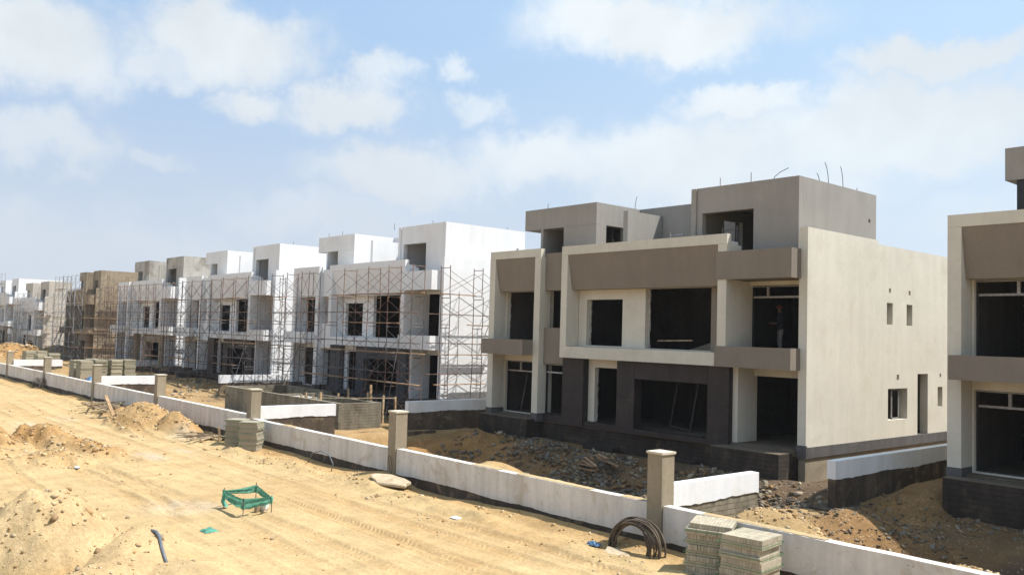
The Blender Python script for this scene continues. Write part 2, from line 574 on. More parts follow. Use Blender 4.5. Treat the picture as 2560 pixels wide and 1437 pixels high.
def terrain(x, y, full=False):
    x = np.asarray(x, float); y = np.asarray(y, float)
    road = sstep(x, 5.0, 6.6) * (1 - sstep(x, 12.6, 13.5))
    z = .10 * fbm(x, y, 6., 3, seed=2) * (1 - .6 * road) + .035 * fbm(x, y, 1.3, 3, seed=3) * (1 - .65 * road)
    z = z + (.014 - .008 * road) * fbm(x, y, .32, 3, seed=4)
    trk = np.zeros_like(z)
    for i, (tx, w) in enumerate(TRACKS):
        c = tx + .55 * fbm(np.zeros_like(y) + i * 9.0, y, 13., 2, seed=5)
        dd = np.abs(x - c) / w
        m = (1 - sstep(dd, .55, 1.05)) * sstep(fbm(x * 0 + i * 5., y, 9., 2, seed=6), -.35, .1)
        z = z - .030 * m + .022 * np.exp(-((dd - 1.15) / .25) ** 2) * road
        trk = np.maximum(trk, m)
    # turning marks crossing towards the open ground
    for i, (cx, cy, R, w) in enumerate([(1.0, 27.0, 6.9, .2), (1.0, 27.0, 7.5, .2), (1.8, 24.6, 6.4, .22), (1.8, 24.6, 6.9, .22), (3.2, 22.0, 7.5, .2)]):
        dd = np.abs(np.hypot(x - cx, (y - cy) * .55) - R) / w
        m = (1 - sstep(dd, .5, 1.05)) * sstep(x, 6.3, 7.0) * (1 - sstep(x, 8.8, 9.6)) * sstep(y, 20.5, 22) * (1 - sstep(y, 29, 31)) * (.35 + .65 * np.cos(PI * np.clip(dd * w / .085, 0, 9)) ** 2)
        z = z - .05 * m
        trk = np.maximum(trk, m * .9)
    # loose ridge thrown up along the foot of the wall and the trench behind it
    along = fbm(x * 0, y, 3.2, 3, seed=8)
    rid = np.exp(-((x - 13.35 - .35 * along) / .45) ** 2)
    z = z + (.13 + .10 * along) * rid * (.6 + .8 * np.clip(fbm(x, y, .5, 3, seed=9) + .4, 0, 1))
    out = x < 14.62
    tren = np.exp(-((x - 14.45) / .38) ** 2) * out
    z = z + (.10 + .24 * fbm(x * 0, y, 5., 2, seed=10)) * tren
    z = z + .24 * np.exp(-((y - 22.2) / 1.2) ** 2) * sstep(x, 13.0, 14.2) * out
    # bare mounds in the open ground on the left
    mound = np.zeros_like(z)
    for k, a in enumerate([(4.5, 18.75, 1.7, 2.0, 1.65, .5, 1.0), (5.75, 17.3, 2.1, .95, .72, 1.04, .9), (4.7, 15.9, 1.5, 1.0, .55, .6, .9),
                           (5.9, 15.6, 1.3, 1.3, .34, .2, .9), (4.2, 14.8, 2.0, 1.6, .4, 0, .9), (1.5, 24.0, 2.6, 2.6, .7, 0, .9)]):
        mound = np.maximum(mound, heap(x, y, *a[:5], ang=a[5], sharp=a[6], seed=20 + k, rough=.12))
    berm = np.zeros_like(z)
    for k, a in enumerate([(8.0, 34.4, 1.35, 2.7, .85), (6.6, 34.6, 1.6, 2.4, .72), (8.9, 31.3, 1.0, 2.3, .5), (7.4, 31.0, 1.3, 1.7, .34), (5.2, 33.6, 2.0, 2.2, .6)]):
        berm = np.maximum(berm, heap(x, y, *a, ang=.35, seed=30 + k, rough=.5))
    berm = berm * (1 + .35 * fbm(x, y, .45, 3, seed=51))
    pile = np.zeros_like(z)
    for k, a in enumerate([(13.35, 40.2, 1.55, 3.2, 1.22), (13.55, 36.9, 1.0, 1.6, .95), (12.9, 38.3, 1.3, 2.4, .6), (13.4, 43.3, 1.1, 2.6, .5)]):
        pile = np.maximum(pile, heap(x, y, *a, sharp=.95, seed=40 + k, rough=.18))
    pile = pile * (x < 14.68)
    z = z + mound * (1 + .1 * fbm(x, y, .35, 3, seed=50)) + berm + pile
    # plots behind the fence
    inp = sstep(x, 14.82, 14.9)
    far = sstep(y, 48, 62)
    base = .12 + .45 * far + .16 * fbm(x, y, 2.2, 4, seed=60)
    A = sstep(y, 12.5, 13.2) * (1 - sstep(y, 31.0, 32.0))
    nearw = np.exp(-((x - 15.0) / 1.7) ** 2)
    base = base + A * (.50 * nearw - .80 * sstep(x, 16.5, 19.5) * (1 - sstep(x, 21.8, 24.6)) * sstep(y, 12.2, 14.5))
    base = base + A * heap(x, y, 16.6, 19.4, 1.0, 1.4, .55, seed=61)
    base = base - A * .25 * np.exp(-(((x - 20.4) / 1.6) ** 2 + ((y - 27.0) / 2.4) ** 2) ** 2) + A * (heap(x, y, 22.6, 29.0, 2.0, 2.6, .7, seed=74, rough=.5) + heap(x, y, 21.6, 30.6, 1.6, 1.6, .5, seed=75, rough=.5))
    base = base + A * (heap(x, y, 23.2, 25.2, 1.6, 2.2, .5, seed=62) + heap(x, y, 22.6, 21.5, 1.8, 2.2, .42, seed=63) + heap(x, y, 22.3, 17.2, 1.7, 2.0, .35, seed=66))
    Fp = 1 - sstep(y, 11.2, 12.3)
    base = base + Fp * (.35 * nearw - .2)
    base = base + Fp * (heap(x, y, 17.2, 10.9, 2.0, 2.2, .95, seed=64) + heap(x, y, 16.4, 6.6, 1.9, 2.4, .75, seed=65) + heap(x, y, 21.5, 11.4, 1.6, 1.2, .5, seed=67) + heap(x, y, 26.3, 11.3, 4.0, 1.7, 1.0, seed=76))
    base = base - Fp * 1.25 * np.exp(-(((x - 19.8) / 2.0) ** 2 + ((y - 8.3) / 2.0) ** 2) ** 2)
    B = sstep(y, 33, 34) * (1 - sstep(y, 52, 53))
    base = base + B * (heap(x, y, 16.8, 34.6, 1.5, 1.2, .5, seed=68) + heap(x, y, 23.0, 50.0, 1.4, 1.6, .8, seed=69))
    C = sstep(y, 53.5, 55)
    base = base + C * (heap(x, y, 16.2, 57.5, 1.3, 4.5, .35, seed=70) + heap(x, y, 17.2, 68, 2., 5.0, .55, seed=71) + heap(x, y, 18.2, 78, 2., 5.0, .4, seed=72))
    hp = np.zeros_like(z)
    for k, a in enumerate([(20.0, 101.5, 5.0, 4.5, 1.9), (25.5, 102.5, 5.0, 4.0, 1.6), (14.5, 100., 5.0, 5.0, 1.5), (29, 101, 2.4, 2.5, 1.5)]):
        hp = np.maximum(hp, heap(x, y, *a, seed=80 + k, rough=.3))
    base = base + hp
    z = z * (1 - inp) + base * inp
    z = np.where((x > 25.3) & (x < 38) & (y > -8) & (y < 135) & ~((y > 10.5) & (y < 14.8)), np.minimum(z, .05), z)
    if not full: return z
    return z, dict(trk=trk * (1 - inp), road=road * (1 - inp), mound=mound, berm=berm, pile=pile + hp, inp=inp, A=A * inp, Fp=Fp * inp, B=B * inp, along=along)


def build_ground():
    xs = np.concatenate([np.linspace(-900, -60, 12), np.linspace(-55, 1, 40), np.arange(1.5, 14.5, .055), np.arange(14.5, 15.0, .04), np.arange(15.0, 26, .09), np.linspace(26.2, 60, 40), np.linspace(65, 900, 20)])
    ys = np.concatenate([np.linspace(-600, -12, 14), np.linspace(-10, 4.5, 30), np.arange(4.8, 30, .06), np.arange(30, 60, .12), np.arange(60, 125, .4), np.linspace(126, 300, 40), np.linspace(320, 1500, 16)])
    gx, gy = np.meshgrid(xs, ys)
    z, A = terrain(gx, gy, True)
    ny, nx = gx.shape
    me = bpy.data.meshes.new('ground')
    me.vertices.add(nx * ny)
    me.vertices.foreach_set('co', np.stack([gx, gy, z], -1).astype(np.float32).ravel())
    idx = np.arange(nx * ny).reshape(ny, nx)
    q = np.stack([idx[:-1, :-1], idx[:-1, 1:], idx[1:, 1:], idx[1:, :-1]], -1).reshape(-1, 4)
    me.loops.add(q.size)
    me.loops.foreach_set('vertex_index', q.ravel().astype(np.int32))
    me.polygons.add(len(q))
    me.polygons.foreach_set('loop_start', np.arange(0, q.size, 4, dtype=np.int32))
    me.polygons.foreach_set('loop_total', np.full(len(q), 4, np.int32))
    me.polygons.foreach_set('use_smooth', np.ones(len(q), bool))
    me.update()
    # soil colours: packed pale sand, browner dug earth, grey rubble dust
    pale = np.array([.425, .315, .165]); packed = np.array([.455, .34, .185]); dug = np.array([.34, .195, .075]); clay = np.array([.19, .108, .048])
    dust = np.array([.098, .074, .053]); ashy = np.array([.46, .40, .31])
    c = np.empty(gx.shape + (3,)); c[:] = pale

    def blend(col, w):
        nonlocal c
        c = c * (1 - w[..., None]) + col * w[..., None]
    blend(packed, A['road'] * .8)
    n = fbm(gx, gy, 2.4, 4, seed=90)
    blend(dug, np.clip(n * 1.3 - .05, 0, .4) * (1 - .5 * A['road']))
    blend(dug * .92, np.clip(A['berm'] * 2.6, 0, .95) * (.5 + .5 * np.clip(fbm(gx, gy, .7, 3, seed=91) + .4, 0, 1)))
    blend(dug, np.clip(A['pile'] * 1.6, 0, .55))
    blend(np.array([.47, .36, .21]), np.clip(A['mound'] * 2., 0, .6))
    blend(clay, A['inp'] * .45)
    blend(clay, np.clip(A['A'] * sstep(gx, 17, 19) + A['Fp'] * sstep(gx, 17.5, 19.5), 0, 1) * .75)
    blend(dug, np.clip(A['pile'], 0, 1) * A['inp'] * .6)
    
    rub = (A['A'] * sstep(gx, 18.5, 20.5) * (1 - sstep(gy, 25.5, 28)) + A['Fp'] * sstep(gx, 18.3, 19.5) * (1 - sstep(gy, 9, 10.5))) * np.clip(.55 + fbm(gx, gy, 2., 4, seed=92), 0, 1)
    blend(dust, np.clip(rub, 0, .9))
    blend(np.array([.29, .165, .065]), A['A'] * np.exp(-(((gx - 21.6) / 2.9) ** 2 + ((gy - 28.8) / 3.4) ** 2) ** 2) * .7)
    blend(pale, A['inp'] * np.exp(-((gx - 15.4) / 1.4) ** 2) * .7)
    blend(dust * 1.3, A['B'] * sstep(gx, 19, 22) * np.clip(.3 + n, 0, .7))
    for (px, py, rx, ry, w) in [(9.2, 40.6, .9, 2.2, .8), (10.4, 30.6, .5, 1.1, .7), (8.2, 21.9, 1.0, 1.0, .65), (11.9, 31.4, .4, .8, .5), (13.3, 34.6, .7, 1.3, .5), (11.0, 44.0, .6, 1.5, .4)]:
        blend(ashy, w * np.exp(-(((gx - px) / rx) ** 2 + ((gy - py) / ry) ** 2) ** 2) * np.clip(.75 + fbm(gx, gy, .4, 3, seed=93), 0, 1))
    blend(dug, np.clip(A['trk'], 0, 1) * .24)
    blend(dug, (1 - A['inp']) * np.exp(-((gx - 14.3) / .5) ** 2) * .45)
    c *= (1 + .10 * fbm(gx, gy, .9, 4, seed=94))[..., None]
    ca = me.color_attributes.new('tint', 'FLOAT_COLOR', 'POINT')
    ca.data.foreach_set('color', np.concatenate([np.clip(c * np.array([.985, .945, .90]), .012, .8), np.ones(gx.shape + (1,))], -1).astype(np.float32).ravel())
    ta = me.attributes.new('trk', 'FLOAT', 'POINT')
    ta.data.foreach_set('value', A['trk'].astype(np.float32).ravel())
    m = bpy.data.materials.new('sandy_ground')
    m.use_nodes = True
    T = NT(m.node_tree)
    b = T.n['Principled BSDF']
    b.inputs['Roughness'].default_value = 1.0
    b.inputs['Specular IOR Level'].default_value = 0.08
    at = T.new('ShaderNodeAttribute'); at.attribute_name = 'tint'
    tk = T.new('ShaderNodeAttribute'); tk.attribute_name = 'trk'
    g = T.new('ShaderNodeNewGeometry')
    p = g.outputs['Position']
    n1, _ = T.noise(p, 1.6, 6., .65)
    n2, _ = T.noise(p, 14., 5., .7)
    vo = T.new('ShaderNodeTexVoronoi'); T.link(p, vo.inputs['Vector']); vo.inputs['Scale'].default_value = 9.0
    vo.inputs['Randomness'].default_value = 1.0
    spk = T.math('MULTIPLY', T.math('LESS_THAN', vo.outputs['Distance'], .2), T.math('GREATER_THAN', n1, .5))
    f = T.math('MULTIPLY', T.ramp(n1, .3, .7, .88, 1.1), T.ramp(n2, .28, .72, .84, 1.14))
    mp = T.new('ShaderNodeMapping'); mp.inputs['Scale'].default_value = (5.0, .35, 1.0); T.link(p, mp.inputs[0])
    n4, _ = T.noise(mp.outputs[0], 1.0, 5., .65)
    f = T.math('MULTIPLY', f, T.ramp(n4, .3, .7, .93, 1.05))
    col = T.vmath('SCALE', at.outputs['Color'], scale=f)
    col = T.mix(T.math('MULTIPLY', spk, .45), col, (.50, .41, .28))
    sp = T.new('ShaderNodeSeparateXYZ'); T.link(p, sp.inputs[0])
    lug = T.math('SINE', T.math('MULTIPLY', T.math('ADD', sp.outputs['Y'], T.math('MULTIPLY', T.math('ABSOLUTE', T.math('SINE', T.math('MULTIPLY', sp.outputs['X'], 12.0))), .10)), 38.0))
    lug = T.math('MULTIPLY', T.math('MULTIPLY', lug, tk.outputs['Fac']), T.ramp(n1, .42, .6))
    T.link(col, b.inputs['Base Color'])
    hgt = T.math('ADD', T.math('MULTIPLY', n2, .9), T.math('MULTIPLY', lug, .3))
    n3, _ = T.noise(p, 45., 4., .7)
    hgt = T.math('ADD', hgt, T.math('MULTIPLY', n3, .35))
    hgt = T.math('ADD', hgt, T.math('MULTIPLY', n4, .5))
    bp = T.new('ShaderNodeBump'); bp.inputs['Strength'].default_value = .85; bp.inputs['Distance'].default_value = .035
    T.link(hgt, bp.inputs['Height']); T.link(bp.outputs[0], b.inputs['Normal'])
    me.materials.append(m)
    o = link('ground', me)
    o['kind'] = 'structure'


build_ground()


def gz(x, y):
    return float(terrain(np.array([x]), np.array([y]))[0])


# ------------------------------------------------------------------ houses
def window(name, parent, x, y0, y1, z0, z1, sy, transom=None, mull=(), film=True):
    """black aluminium frame with its bars as children, part of the house"""
    w = .06
    m = MB(sy)
    m.box(x, x + .07, y0, y0 + w, z0, z1).box(x, x + .07, y1 - w, y1, z0, z1)
    m.box(x, x + .07, y0 + w, y1 - w, z1 - w, z1).box(x, x + .07, y0 + w, y1 - w, z0, z0 + .04)
    fr = m.build(name, 'black_metal', parent)
    if transom:
        MB(sy).box(x - .012, x + .06, y0 + w, y1 - w, transom - .035, transom + .03).build('transom', 'film_strip' if film else 'black_metal', fr)
        for yy in mull:
            MB(sy).box(x - .010, x + .06, yy - .04, yy + .04, transom + .032, z1 - w - .002).build('mullion', 'film_strip' if film else 'black_metal', fr)
    if film:
        MB(sy).box(x - .008, x - .001, y0 + .01, y1 - .01, z1 - .045, z1 - .02).build('film', 'film_strip', fr)
    return fr


def house(label, Y0, sy, wallm, sidem, accent, stone, roomm, group, windows=False, slabs=False, X0=25.5, z0=0.0, base='bitumen_brick', roof2=None, door=False, rd=5.8, over=14.31):
    H = thing('house', label, 'house', (X0, Y0, z0), 0, group)

    def P(name, mat, fn):
        m = MB(sy)
        fn(m)
        return m.build(name, mat, H)
    cream = wallm
    holes = [(5.56, 5.72, 6.41, 6.57), (7.13, 7.29, 6.40, 6.56), (5.41, 5.86, 5.26, 6.04), (6.97, 7.44, 5.26, 6.04), (6.2, 6.4, 3.24, 3.44), (9.83, 9.97, 3.31, 3.45),
             (5.53, 7.06, 1.80, 2.93), (7.9, 8.78, 1.165, 3.45), (9.66, 10.09, 2.16, 2.93)]
    P('side_wall', sidem, lambda m: m.wall(1, 0.0, .30, 0.0, 11.5, 1.165, 8.10, holes))
    P('side_parapet', sidem, lambda m: m.box(0, 4.75, 0, .30, 8.10, 8.245))
    P('side_plinth', 'grey_granite', lambda m: m.box(0.06, 11.5, -.025, .30, .82, 1.16))
    P('pillar_plinth', 'grey_granite', lambda m: m.box(-.02, .055, -.02, .32, .80, 1.22))
    P('side_footing', base if base != 'bitumen_brick' else 'post_plaster', lambda m: m.box(.03, 11.5, .03, .28, -1.2, .815))
    P('far_side_wall', cream, lambda m: m.wall(1, 15.25, 15.42, .30, 11.5, -1.0, 8.10))
    P('inner_wall', 'shaded_inner_mortar', lambda m: m.box(.32, 11.19, 15.11, 15.248, 1.06, 7.0))
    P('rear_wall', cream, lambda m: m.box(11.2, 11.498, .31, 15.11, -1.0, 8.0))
    P('shade_partition', 'interior_shade', lambda m: m.box(4.2, 4.4, .31, 15.11, 1.06, 7.0))  # added across the rooms and painted dark, so openings read as shade
    P('shade_partition', 'interior_shade', lambda m: m.box(1.0, 4.19, 3.1, 3.25, 1.06, 3.6).box(1.0, 4.19, 3.1, 3.25, 4.06, 6.59))
    P('shade_partition', 'interior_shade', lambda m: m.box(1.0, 4.19, 10.5, 10.65, 1.06, 3.6).box(1.0, 4.19, 10.5, 10.65, 4.06, 6.59))
    P('floor_slab', 'screed', lambda m: m.box(-.2, 11.19, .31, 15.11, .86, 1.055))
    P('floor_slab', 'screed', lambda m: m.box(.0, 11.19, .31, 15.11, 3.62, 4.05))
    P('roof_slab', 'screed', lambda m: m.box(-.05, 11.19, .31, 15.11, 6.6, 7.05))
    P('foundation_wall', base, lambda m: m.box(-.16, 0.02, .31, 15.42, -1.2, .85))
    for ya, yb, zt in ((7.7, 9.3, .28), (4.0, 6.0, .22)):
        P('pilaster_footing', base, lambda m: m.box(-.62, -.16, ya, yb, -1.0, zt))
    # small framed bay on the far side
    P('small_frame', cream, lambda m: m.box(-.55, .26, 12.07, 12.43, .90, 7.815).box(-.55, .30, 15.05, 15.42, .90, 7.815)
      .box(-.55, -.31, 12.07, 15.42, 7.82, 8.165))
    for ya, yb in ((12.05, 12.45), (15.03, 15.44)):
        P('leg_plinth', 'grey_granite', lambda m: m.box(-.57, .26, ya, yb, .88, 1.23))
    P('sloped_panel', accent, lambda m: m.prism_y([(-.535, 7.815), (-.27, 6.39), (.10, 6.39), (.10, 7.815)], 12.435, 15.045))
    P('bay_wall', cream, lambda m: m.wall(0, .14, .28, 12.44, 15.04, 1.06, 7.05, [(12.6, 14.98, 4.10, 6.385), (12.5, 14.98, 1.10, 3.34)]))
    P('balcony_parapet', accent, lambda m: m.box(-1.15, -1.0, 12.435, 15.15, 3.63, 4.29).box(-.995, -.05, 12.435, 12.58, 3.66, 4.29).box(-.995, -.56, 15.0, 15.148, 3.66, 4.29))
    P('balcony_slab', cream, lambda m: m.box(-.995, .13, 12.59, 14.995, 3.64, 3.85))
    # narrow strip between the two frames
    P('strip_panel', accent, lambda m: m.box(-.27, .12, 10.81, 12.06, 6.39, 7.97))
    P('strip_panel', accent, lambda m: m.box(-.27, .12, 10.81, 12.06, 3.32, 4.82))
    P('strip_sill', 'dark_granite', lambda m: m.box(-.24, .12, 10.86, 12.06, .90, 1.22))
    # big framed bay
    P('big_frame', cream, lambda m: m.box(-.55, .15, 10.45, 10.80, 4.085, 7.805).box(-.55, .30, 2.72, 3.08, 3.625, 7.805)
      .box(-.55, -.31, 2.72, 10.80, 7.81, 8.165).box(-.55, .13, 3.085, 10.80, 3.62, 4.08))
    P('roof_parapet', 'pale_plaster' if accent == 'taupe_plaster' else cream, lambda m: m.box(-.305, .12, 2.73, 10.79, 7.05, 7.92))
    P('sloped_panel', accent, lambda m: m.prism_y([(-.535, 7.805), (-.265, 6.39), (.10, 6.39), (.10, 7.805)], 3.085, 10.445))
    P('recessed_wall', cream, lambda m: m.wall(0, .155, .34, 3.845, 10.44, 4.085, 6.6, [(8.04, 9.99, 4.15, 6.0), (3.84, 6.88, 4.12, 6.385)]))
    P('recessed_wall', accent, lambda m: m.box(.155, .34, 3.085, 3.84, 4.085, 6.6))
    # dark stone ground floor
    st = stone
    def clad(m): pass
    if slabs:
        def slab_grid(x, ya, yb, za, zb, hole=None):
            ny = max(1, round((yb - ya) / .92)); nz = max(1, round((zb - za) / .62))
            cols = [ya + (yb - ya) * i / ny for i in range(ny + 1)]
            rows = [za + (zb - za) * i / nz for i in range(nz + 1)]
            if hole:
                cols = sorted({c for c in cols if not (hole[0] - .15 < c < hole[0] + .15 or hole[1] - .15 < c < hole[1] + .15)} | {hole[0], hole[1]})
                rows = sorted({c for c in rows if not (hole[2] - .1 < c < hole[2] + .1 or hole[3] - .1 < c < hole[3] + .1)} | {hole[2], hole[3]})
            for i in range(len(cols) - 1):
                for j in range(len(rows) - 1):
                    cy, cz = (cols[i] + cols[i + 1]) / 2, (rows[j] + rows[j + 1]) / 2
                    if hole and hole[0] < cy < hole[1] and hole[2] < cz < hole[3]: continue
                    pr = rnd.uniform(-.004, .004)
                    P('cladding_slab', st, lambda m: m.box(x - .035 + pr, x, cols[i] + .003, cols[i + 1] - .003, rows[j] + .003, rows[j + 1] - .003))
        slab_grid(-.27, 9.65, 10.85, .90, 3.60)
        slab_grid(-.27, 2.71, 7.85, .90, 3.60, (3.61, 6.96, 1.08, 2.96))
    else:
        P('stone_cladding', st, lambda m: m.box(-.30, -.272, 9.65, 10.85, .90, 3.6))
        P('stone_cladding', st, lambda m: m.wall(0, -.30, -.272, 2.71, 7.85, .90, 3.60, [(3.61, 6.96, 1.08, 2.96)]))
    bk = 'dark_granite' if stone != 'slate_stone' else 'slate_stone'
    bk2 = bk if stone != 'raw_mortar' else 'raw_mortar'
    P('stone_backing_wall', bk2, lambda m: m.box(-.268, .12, 9.65, 10.85, .90, 3.6))
    P('stone_backing_wall', bk2, lambda m: m.wall(0, -.268, .12, 2.71, 7.85, .90, 3.60, [(3.61, 6.96, 1.08, 2.96)]))
    P('door_header', cream, lambda m: m.box(.0, .12, 7.855, 9.645, 3.28, 3.61).box(.0, .12, 9.3, 9.645, 1.1, 3.279))
    P('door_sill', bk, lambda m: m.box(-.24, .12, 7.855, 9.645, .90, 1.12))
    # near bay with the two wide balconies
    for za, zb in ((6.58, 7.545), (3.61, 4.31)):
        P('balcony_parapet', accent, lambda m: m.box(-.58, -.43, .23, 3.15, za, zb).box(-.425, .0, .23, .31, za, zb))
        P('balcony_slab', cream if za < 5 else accent, lambda m: m.box(-.425, .85, .32, 2.70, za + .01, za + .2))
    for za, zb in ((6.45, 6.59), (3.31, 3.605)):
        P('bay_header', cream, lambda m: m.box(.86, 1.0, .31, 3.09, za, zb))
    P('bay_side_wall', cream, lambda m: m.box(.31, 1.05, 2.72, 3.095, 4.06, 6.58))
    P('bay_side_wall', cream, lambda m: m.box(-.1, 1.05, 2.50, 2.705, 1.06, 3.6))
    P('porch_block', base, lambda m: m.box(-1.0, -.17, .35, 2.95, -1.0, .95))
    P('porch_top', 'screed', lambda m: m.box(-.99, -.2, .36, 2.94, .952, .975))
    P('porch_block', base, lambda m: m.box(-1.0, -.17, 12.2, 15.35, -1.0, .97))
    P('porch_top', 'screed', lambda m: m.box(-.99, -.2, 12.21, 15.34, .972, .995))
    # roof rooms
    rm = roomm
    R = P('roof_room', rm, lambda m: m.wall(0, .5, .75, .62, 4.8, 7.052, 10.06, [(2.37, 4.56, 7.052, 9.12)]).box(.47, .498, .62, 2.36, 7.06, 10.057)
          .box(.44, .75, 4.805, 5.02, 7.052, 10.05))
    P('roof_room_wall', roof2 or rm, lambda m: m.wall(1, .62, .85, .755, rd, 7.052, 10.06, [(rd - .58, rd - .44, 8.98, 9.12)]))
    P('roof_room_wall', rm, lambda m: m.box(rd - .25, rd - .002, .86, 5.0, 7.052, 10.05).wall(1, 4.8, 5.0, .755, rd - .26, 7.052, 10.05, [(2.2, 3.4, 7.4, 9.1)] if rd > 5 else []))
    P('roof_room_top', rm, lambda m: m.box(.76, rd - .26, .86, 4.79, 9.5, 9.7))
    P('roof_room', rm, lambda m: m.wall(0, .5, .75, 9.89, 13.25, 7.052, 9.15, [(11.81, 13.1, 7.052, 9.148)]).box(.5, .75, 9.89, over, 9.155, 10.06)
      .box(.755, 3.2, over - .2, over - .002, 9.155, 10.06).box(.755, 3.2, 13.1, 13.25, 7.052, 9.15).box(.755, 3.4, 10.1, over - .22, 9.155, 9.3))
    P('roof_room_wall', roof2 or rm, lambda m: m.wall(1, 9.89, 10.09, .755, 3.2, 7.052, 10.055, [(1.1, 2.2, 7.06, 9.15)] if door else []))
    P('roof_room_wall', rm, lambda m: m.box(3.21, 3.42, 5.01, 13.3, 7.052, 10.05))
    P('shade_partition', 'interior_shade', lambda m: m.box(1.7, 1.8, 10.1, 13.09, 7.06, 9.14))  # added dark panel, painted shade inside the left roof room opening
    P('shade_partition', 'interior_shade', lambda m: m.box(2.4, 2.5, .86, 2.9, 7.06, 9.49))  # added dark panel, painted shade inside the right roof room
    P('fin_wall', roof2 or rm, lambda m: m.box(1.0, 4.0 - .82, 8.62, 8.86, 7.052, 9.65))
    if slabs:
        for (x, y, z0_, z1_) in ((.342, 9.93, 4.16, 5.98), (.342, 6.82, 4.13, 6.37), (.282, 14.93, 4.12, 6.37), (.01, 12.02, 4.84, 6.37), (.122, 9.25, 1.14, 3.26)):
            m = MB(sy)
            for k in range(14):
                za, zb = z0_ + (z1_ - z0_) * k / 14, z0_ + (z1_ - z0_) * (k + 1) / 14
                m.box(x, x + .03 + rnd.uniform(.0, .05), y, y + .055 + rnd.uniform(-.012, .008), za, zb)
            m.build('rough_reveal', 'raw_concrete', H)['kind'] = 'stuff'
    if windows:
        window('window_frame', H, .30, 12.5, 14.98, 1.10, 3.34, sy, 2.90, (14.12,))
        window('window_frame', H, -.1, 10.86, 12.04, 1.23, 3.31, sy, 2.96, ())
        window('window_frame', H, 1.02, .45, 2.72, 4.10, 6.45, sy, 6.05, (2.1,))
        if windows == 2:
            window('window_frame', H, .30, 12.6, 14.98, 4.10, 6.385, sy, 5.98, (13.9,))
            window('window_frame', H, .8, 11.83, 13.08, 7.1, 9.14, sy, None)
            P('corner_glazing', 'black_metal', lambda m: m.box(.56, .62, 13.27, 14.03, 7.06, 9.15).box(.63, 2.4, 13.97, 14.03, 7.06, 9.15))
            P('glazing_bar', 'film_strip', lambda m: m.box(.535, .557, 13.72, 13.78, 7.06, 9.15))
        w = window('window_frame', H, 0, 0, 0, 0, 0, 1.0, None, (), False)
        w.data.clear_geometry()
        bm = MB(sy)
        bm.box(6.6, 6.66, .12, .16, 1.82, 2.9).box(6.05, 6.11, .12, .16, 1.82, 2.9).box(6.05, 6.66, .12, .16, 2.86, 2.92).box(6.05, 6.66, .12, .16, 1.81, 1.86)
        w.data = bm.mesh('window_frame', 'film_strip')
    return H


G1 = 'unfinished villas in one row behind the boundary wall'
hA = house('large unfinished villa with cream side wall, taupe roof rooms and dark stone ground floor', 14.93, 1.0, 'cream_plaster', 'cream_plaster', 'taupe_plaster', 'dark_granite', 'grey_taupe_plaster', G1, windows=1, slabs=True, door=True)
hF = house('cream and taupe villa cut off by the right edge of the photo', -5.08, 1.0, 'cream_plaster', 'cream_plaster', 'taupe_plaster', 'dark_granite', 'grey_taupe_plaster', G1, windows=2, door=True)
hB = house('white plastered villa with rusty scaffolding directly left of the cream villa', 34.6, .962, 'white_plaster', 'white_plaster', 'white_plaster', 'slate_stone', 'white_plaster', G1)
hC = house('second white plastered villa, between the nearest white one and the grey roofed one', 53.05, .921, 'white_plaster', 'white_plaster', 'white_plaster', 'dark_granite', 'white_plaster', G1)
hD = house('white villa whose roof rooms are bare grey concrete with damp patches', 70.2, .89, 'white_plaster', 'white_plaster', 'white_plaster', 'raw_mortar', 'raw_concrete', G1)
hE = house('raw brown mortar villa behind dense scaffolding', 92.8, .56, 'raw_mortar', 'raw_mortar', 'raw_mortar', 'raw_mortar', 'raw_mortar', G1, z0=-.35)
hG = house('far beige villa with two small side windows beyond the brown one', 113.0, .87, 'white_plaster', 'beige_plaster', 'white_plaster', 'beige_plaster', 'beige_plaster', G1, rd=3.0, z0=-.9)
hI = house('farthest white villa at the left edge with scaffolding over its roof', 131.5, .87, 'white_plaster', 'white_plaster', 'white_plaster', 'raw_mortar', 'white_plaster', G1)
hI.location.x = 26.0


def rebar(H, pts_list):
    for pts in pts_list:
        MB().path(pts, .012, 5).build('rebar', 'rebar_steel', H)


def bend(x, y, z, h, dx=0., dy=0.):
    return [(x, y, z), (x + dx * .15, y + dy * .15, z + h * .4), (x + dx * .5, y + dy * .5, z + h * .75), (x + dx, y + dy, z + h)]


rebar(hA, [bend(.65, 3.9, 10.0, .38), bend(.65, 2.6, 10.0, .42), bend(.65, 1.75, 10.0, .40, dy=-.62), bend(2.0, .75, 10.0, .34, dx=-.18), bend(2.6, .75, 10.0, .85, dx=-.05, dy=.12),
           bend(3.6, .75, 10.0, .85, dy=.1), bend(4.6, .75, 10.0, .2), bend(.65, 13.0, 10.0, .3), bend(3.0, 10.0, 10.0, .62, dx=.12)])
rebar(hB, [bend(.65, 2.0, 10.0, .25), bend(.65, 12.8, 10.0, .3), bend(.65, 11.2, 10.0, .32), bend(.65, 5.6, 10.0, .35), bend(4.6, .7, 10.0, .2)])
rebar(hC, [bend(1.5, .7, 10.0, .28)])
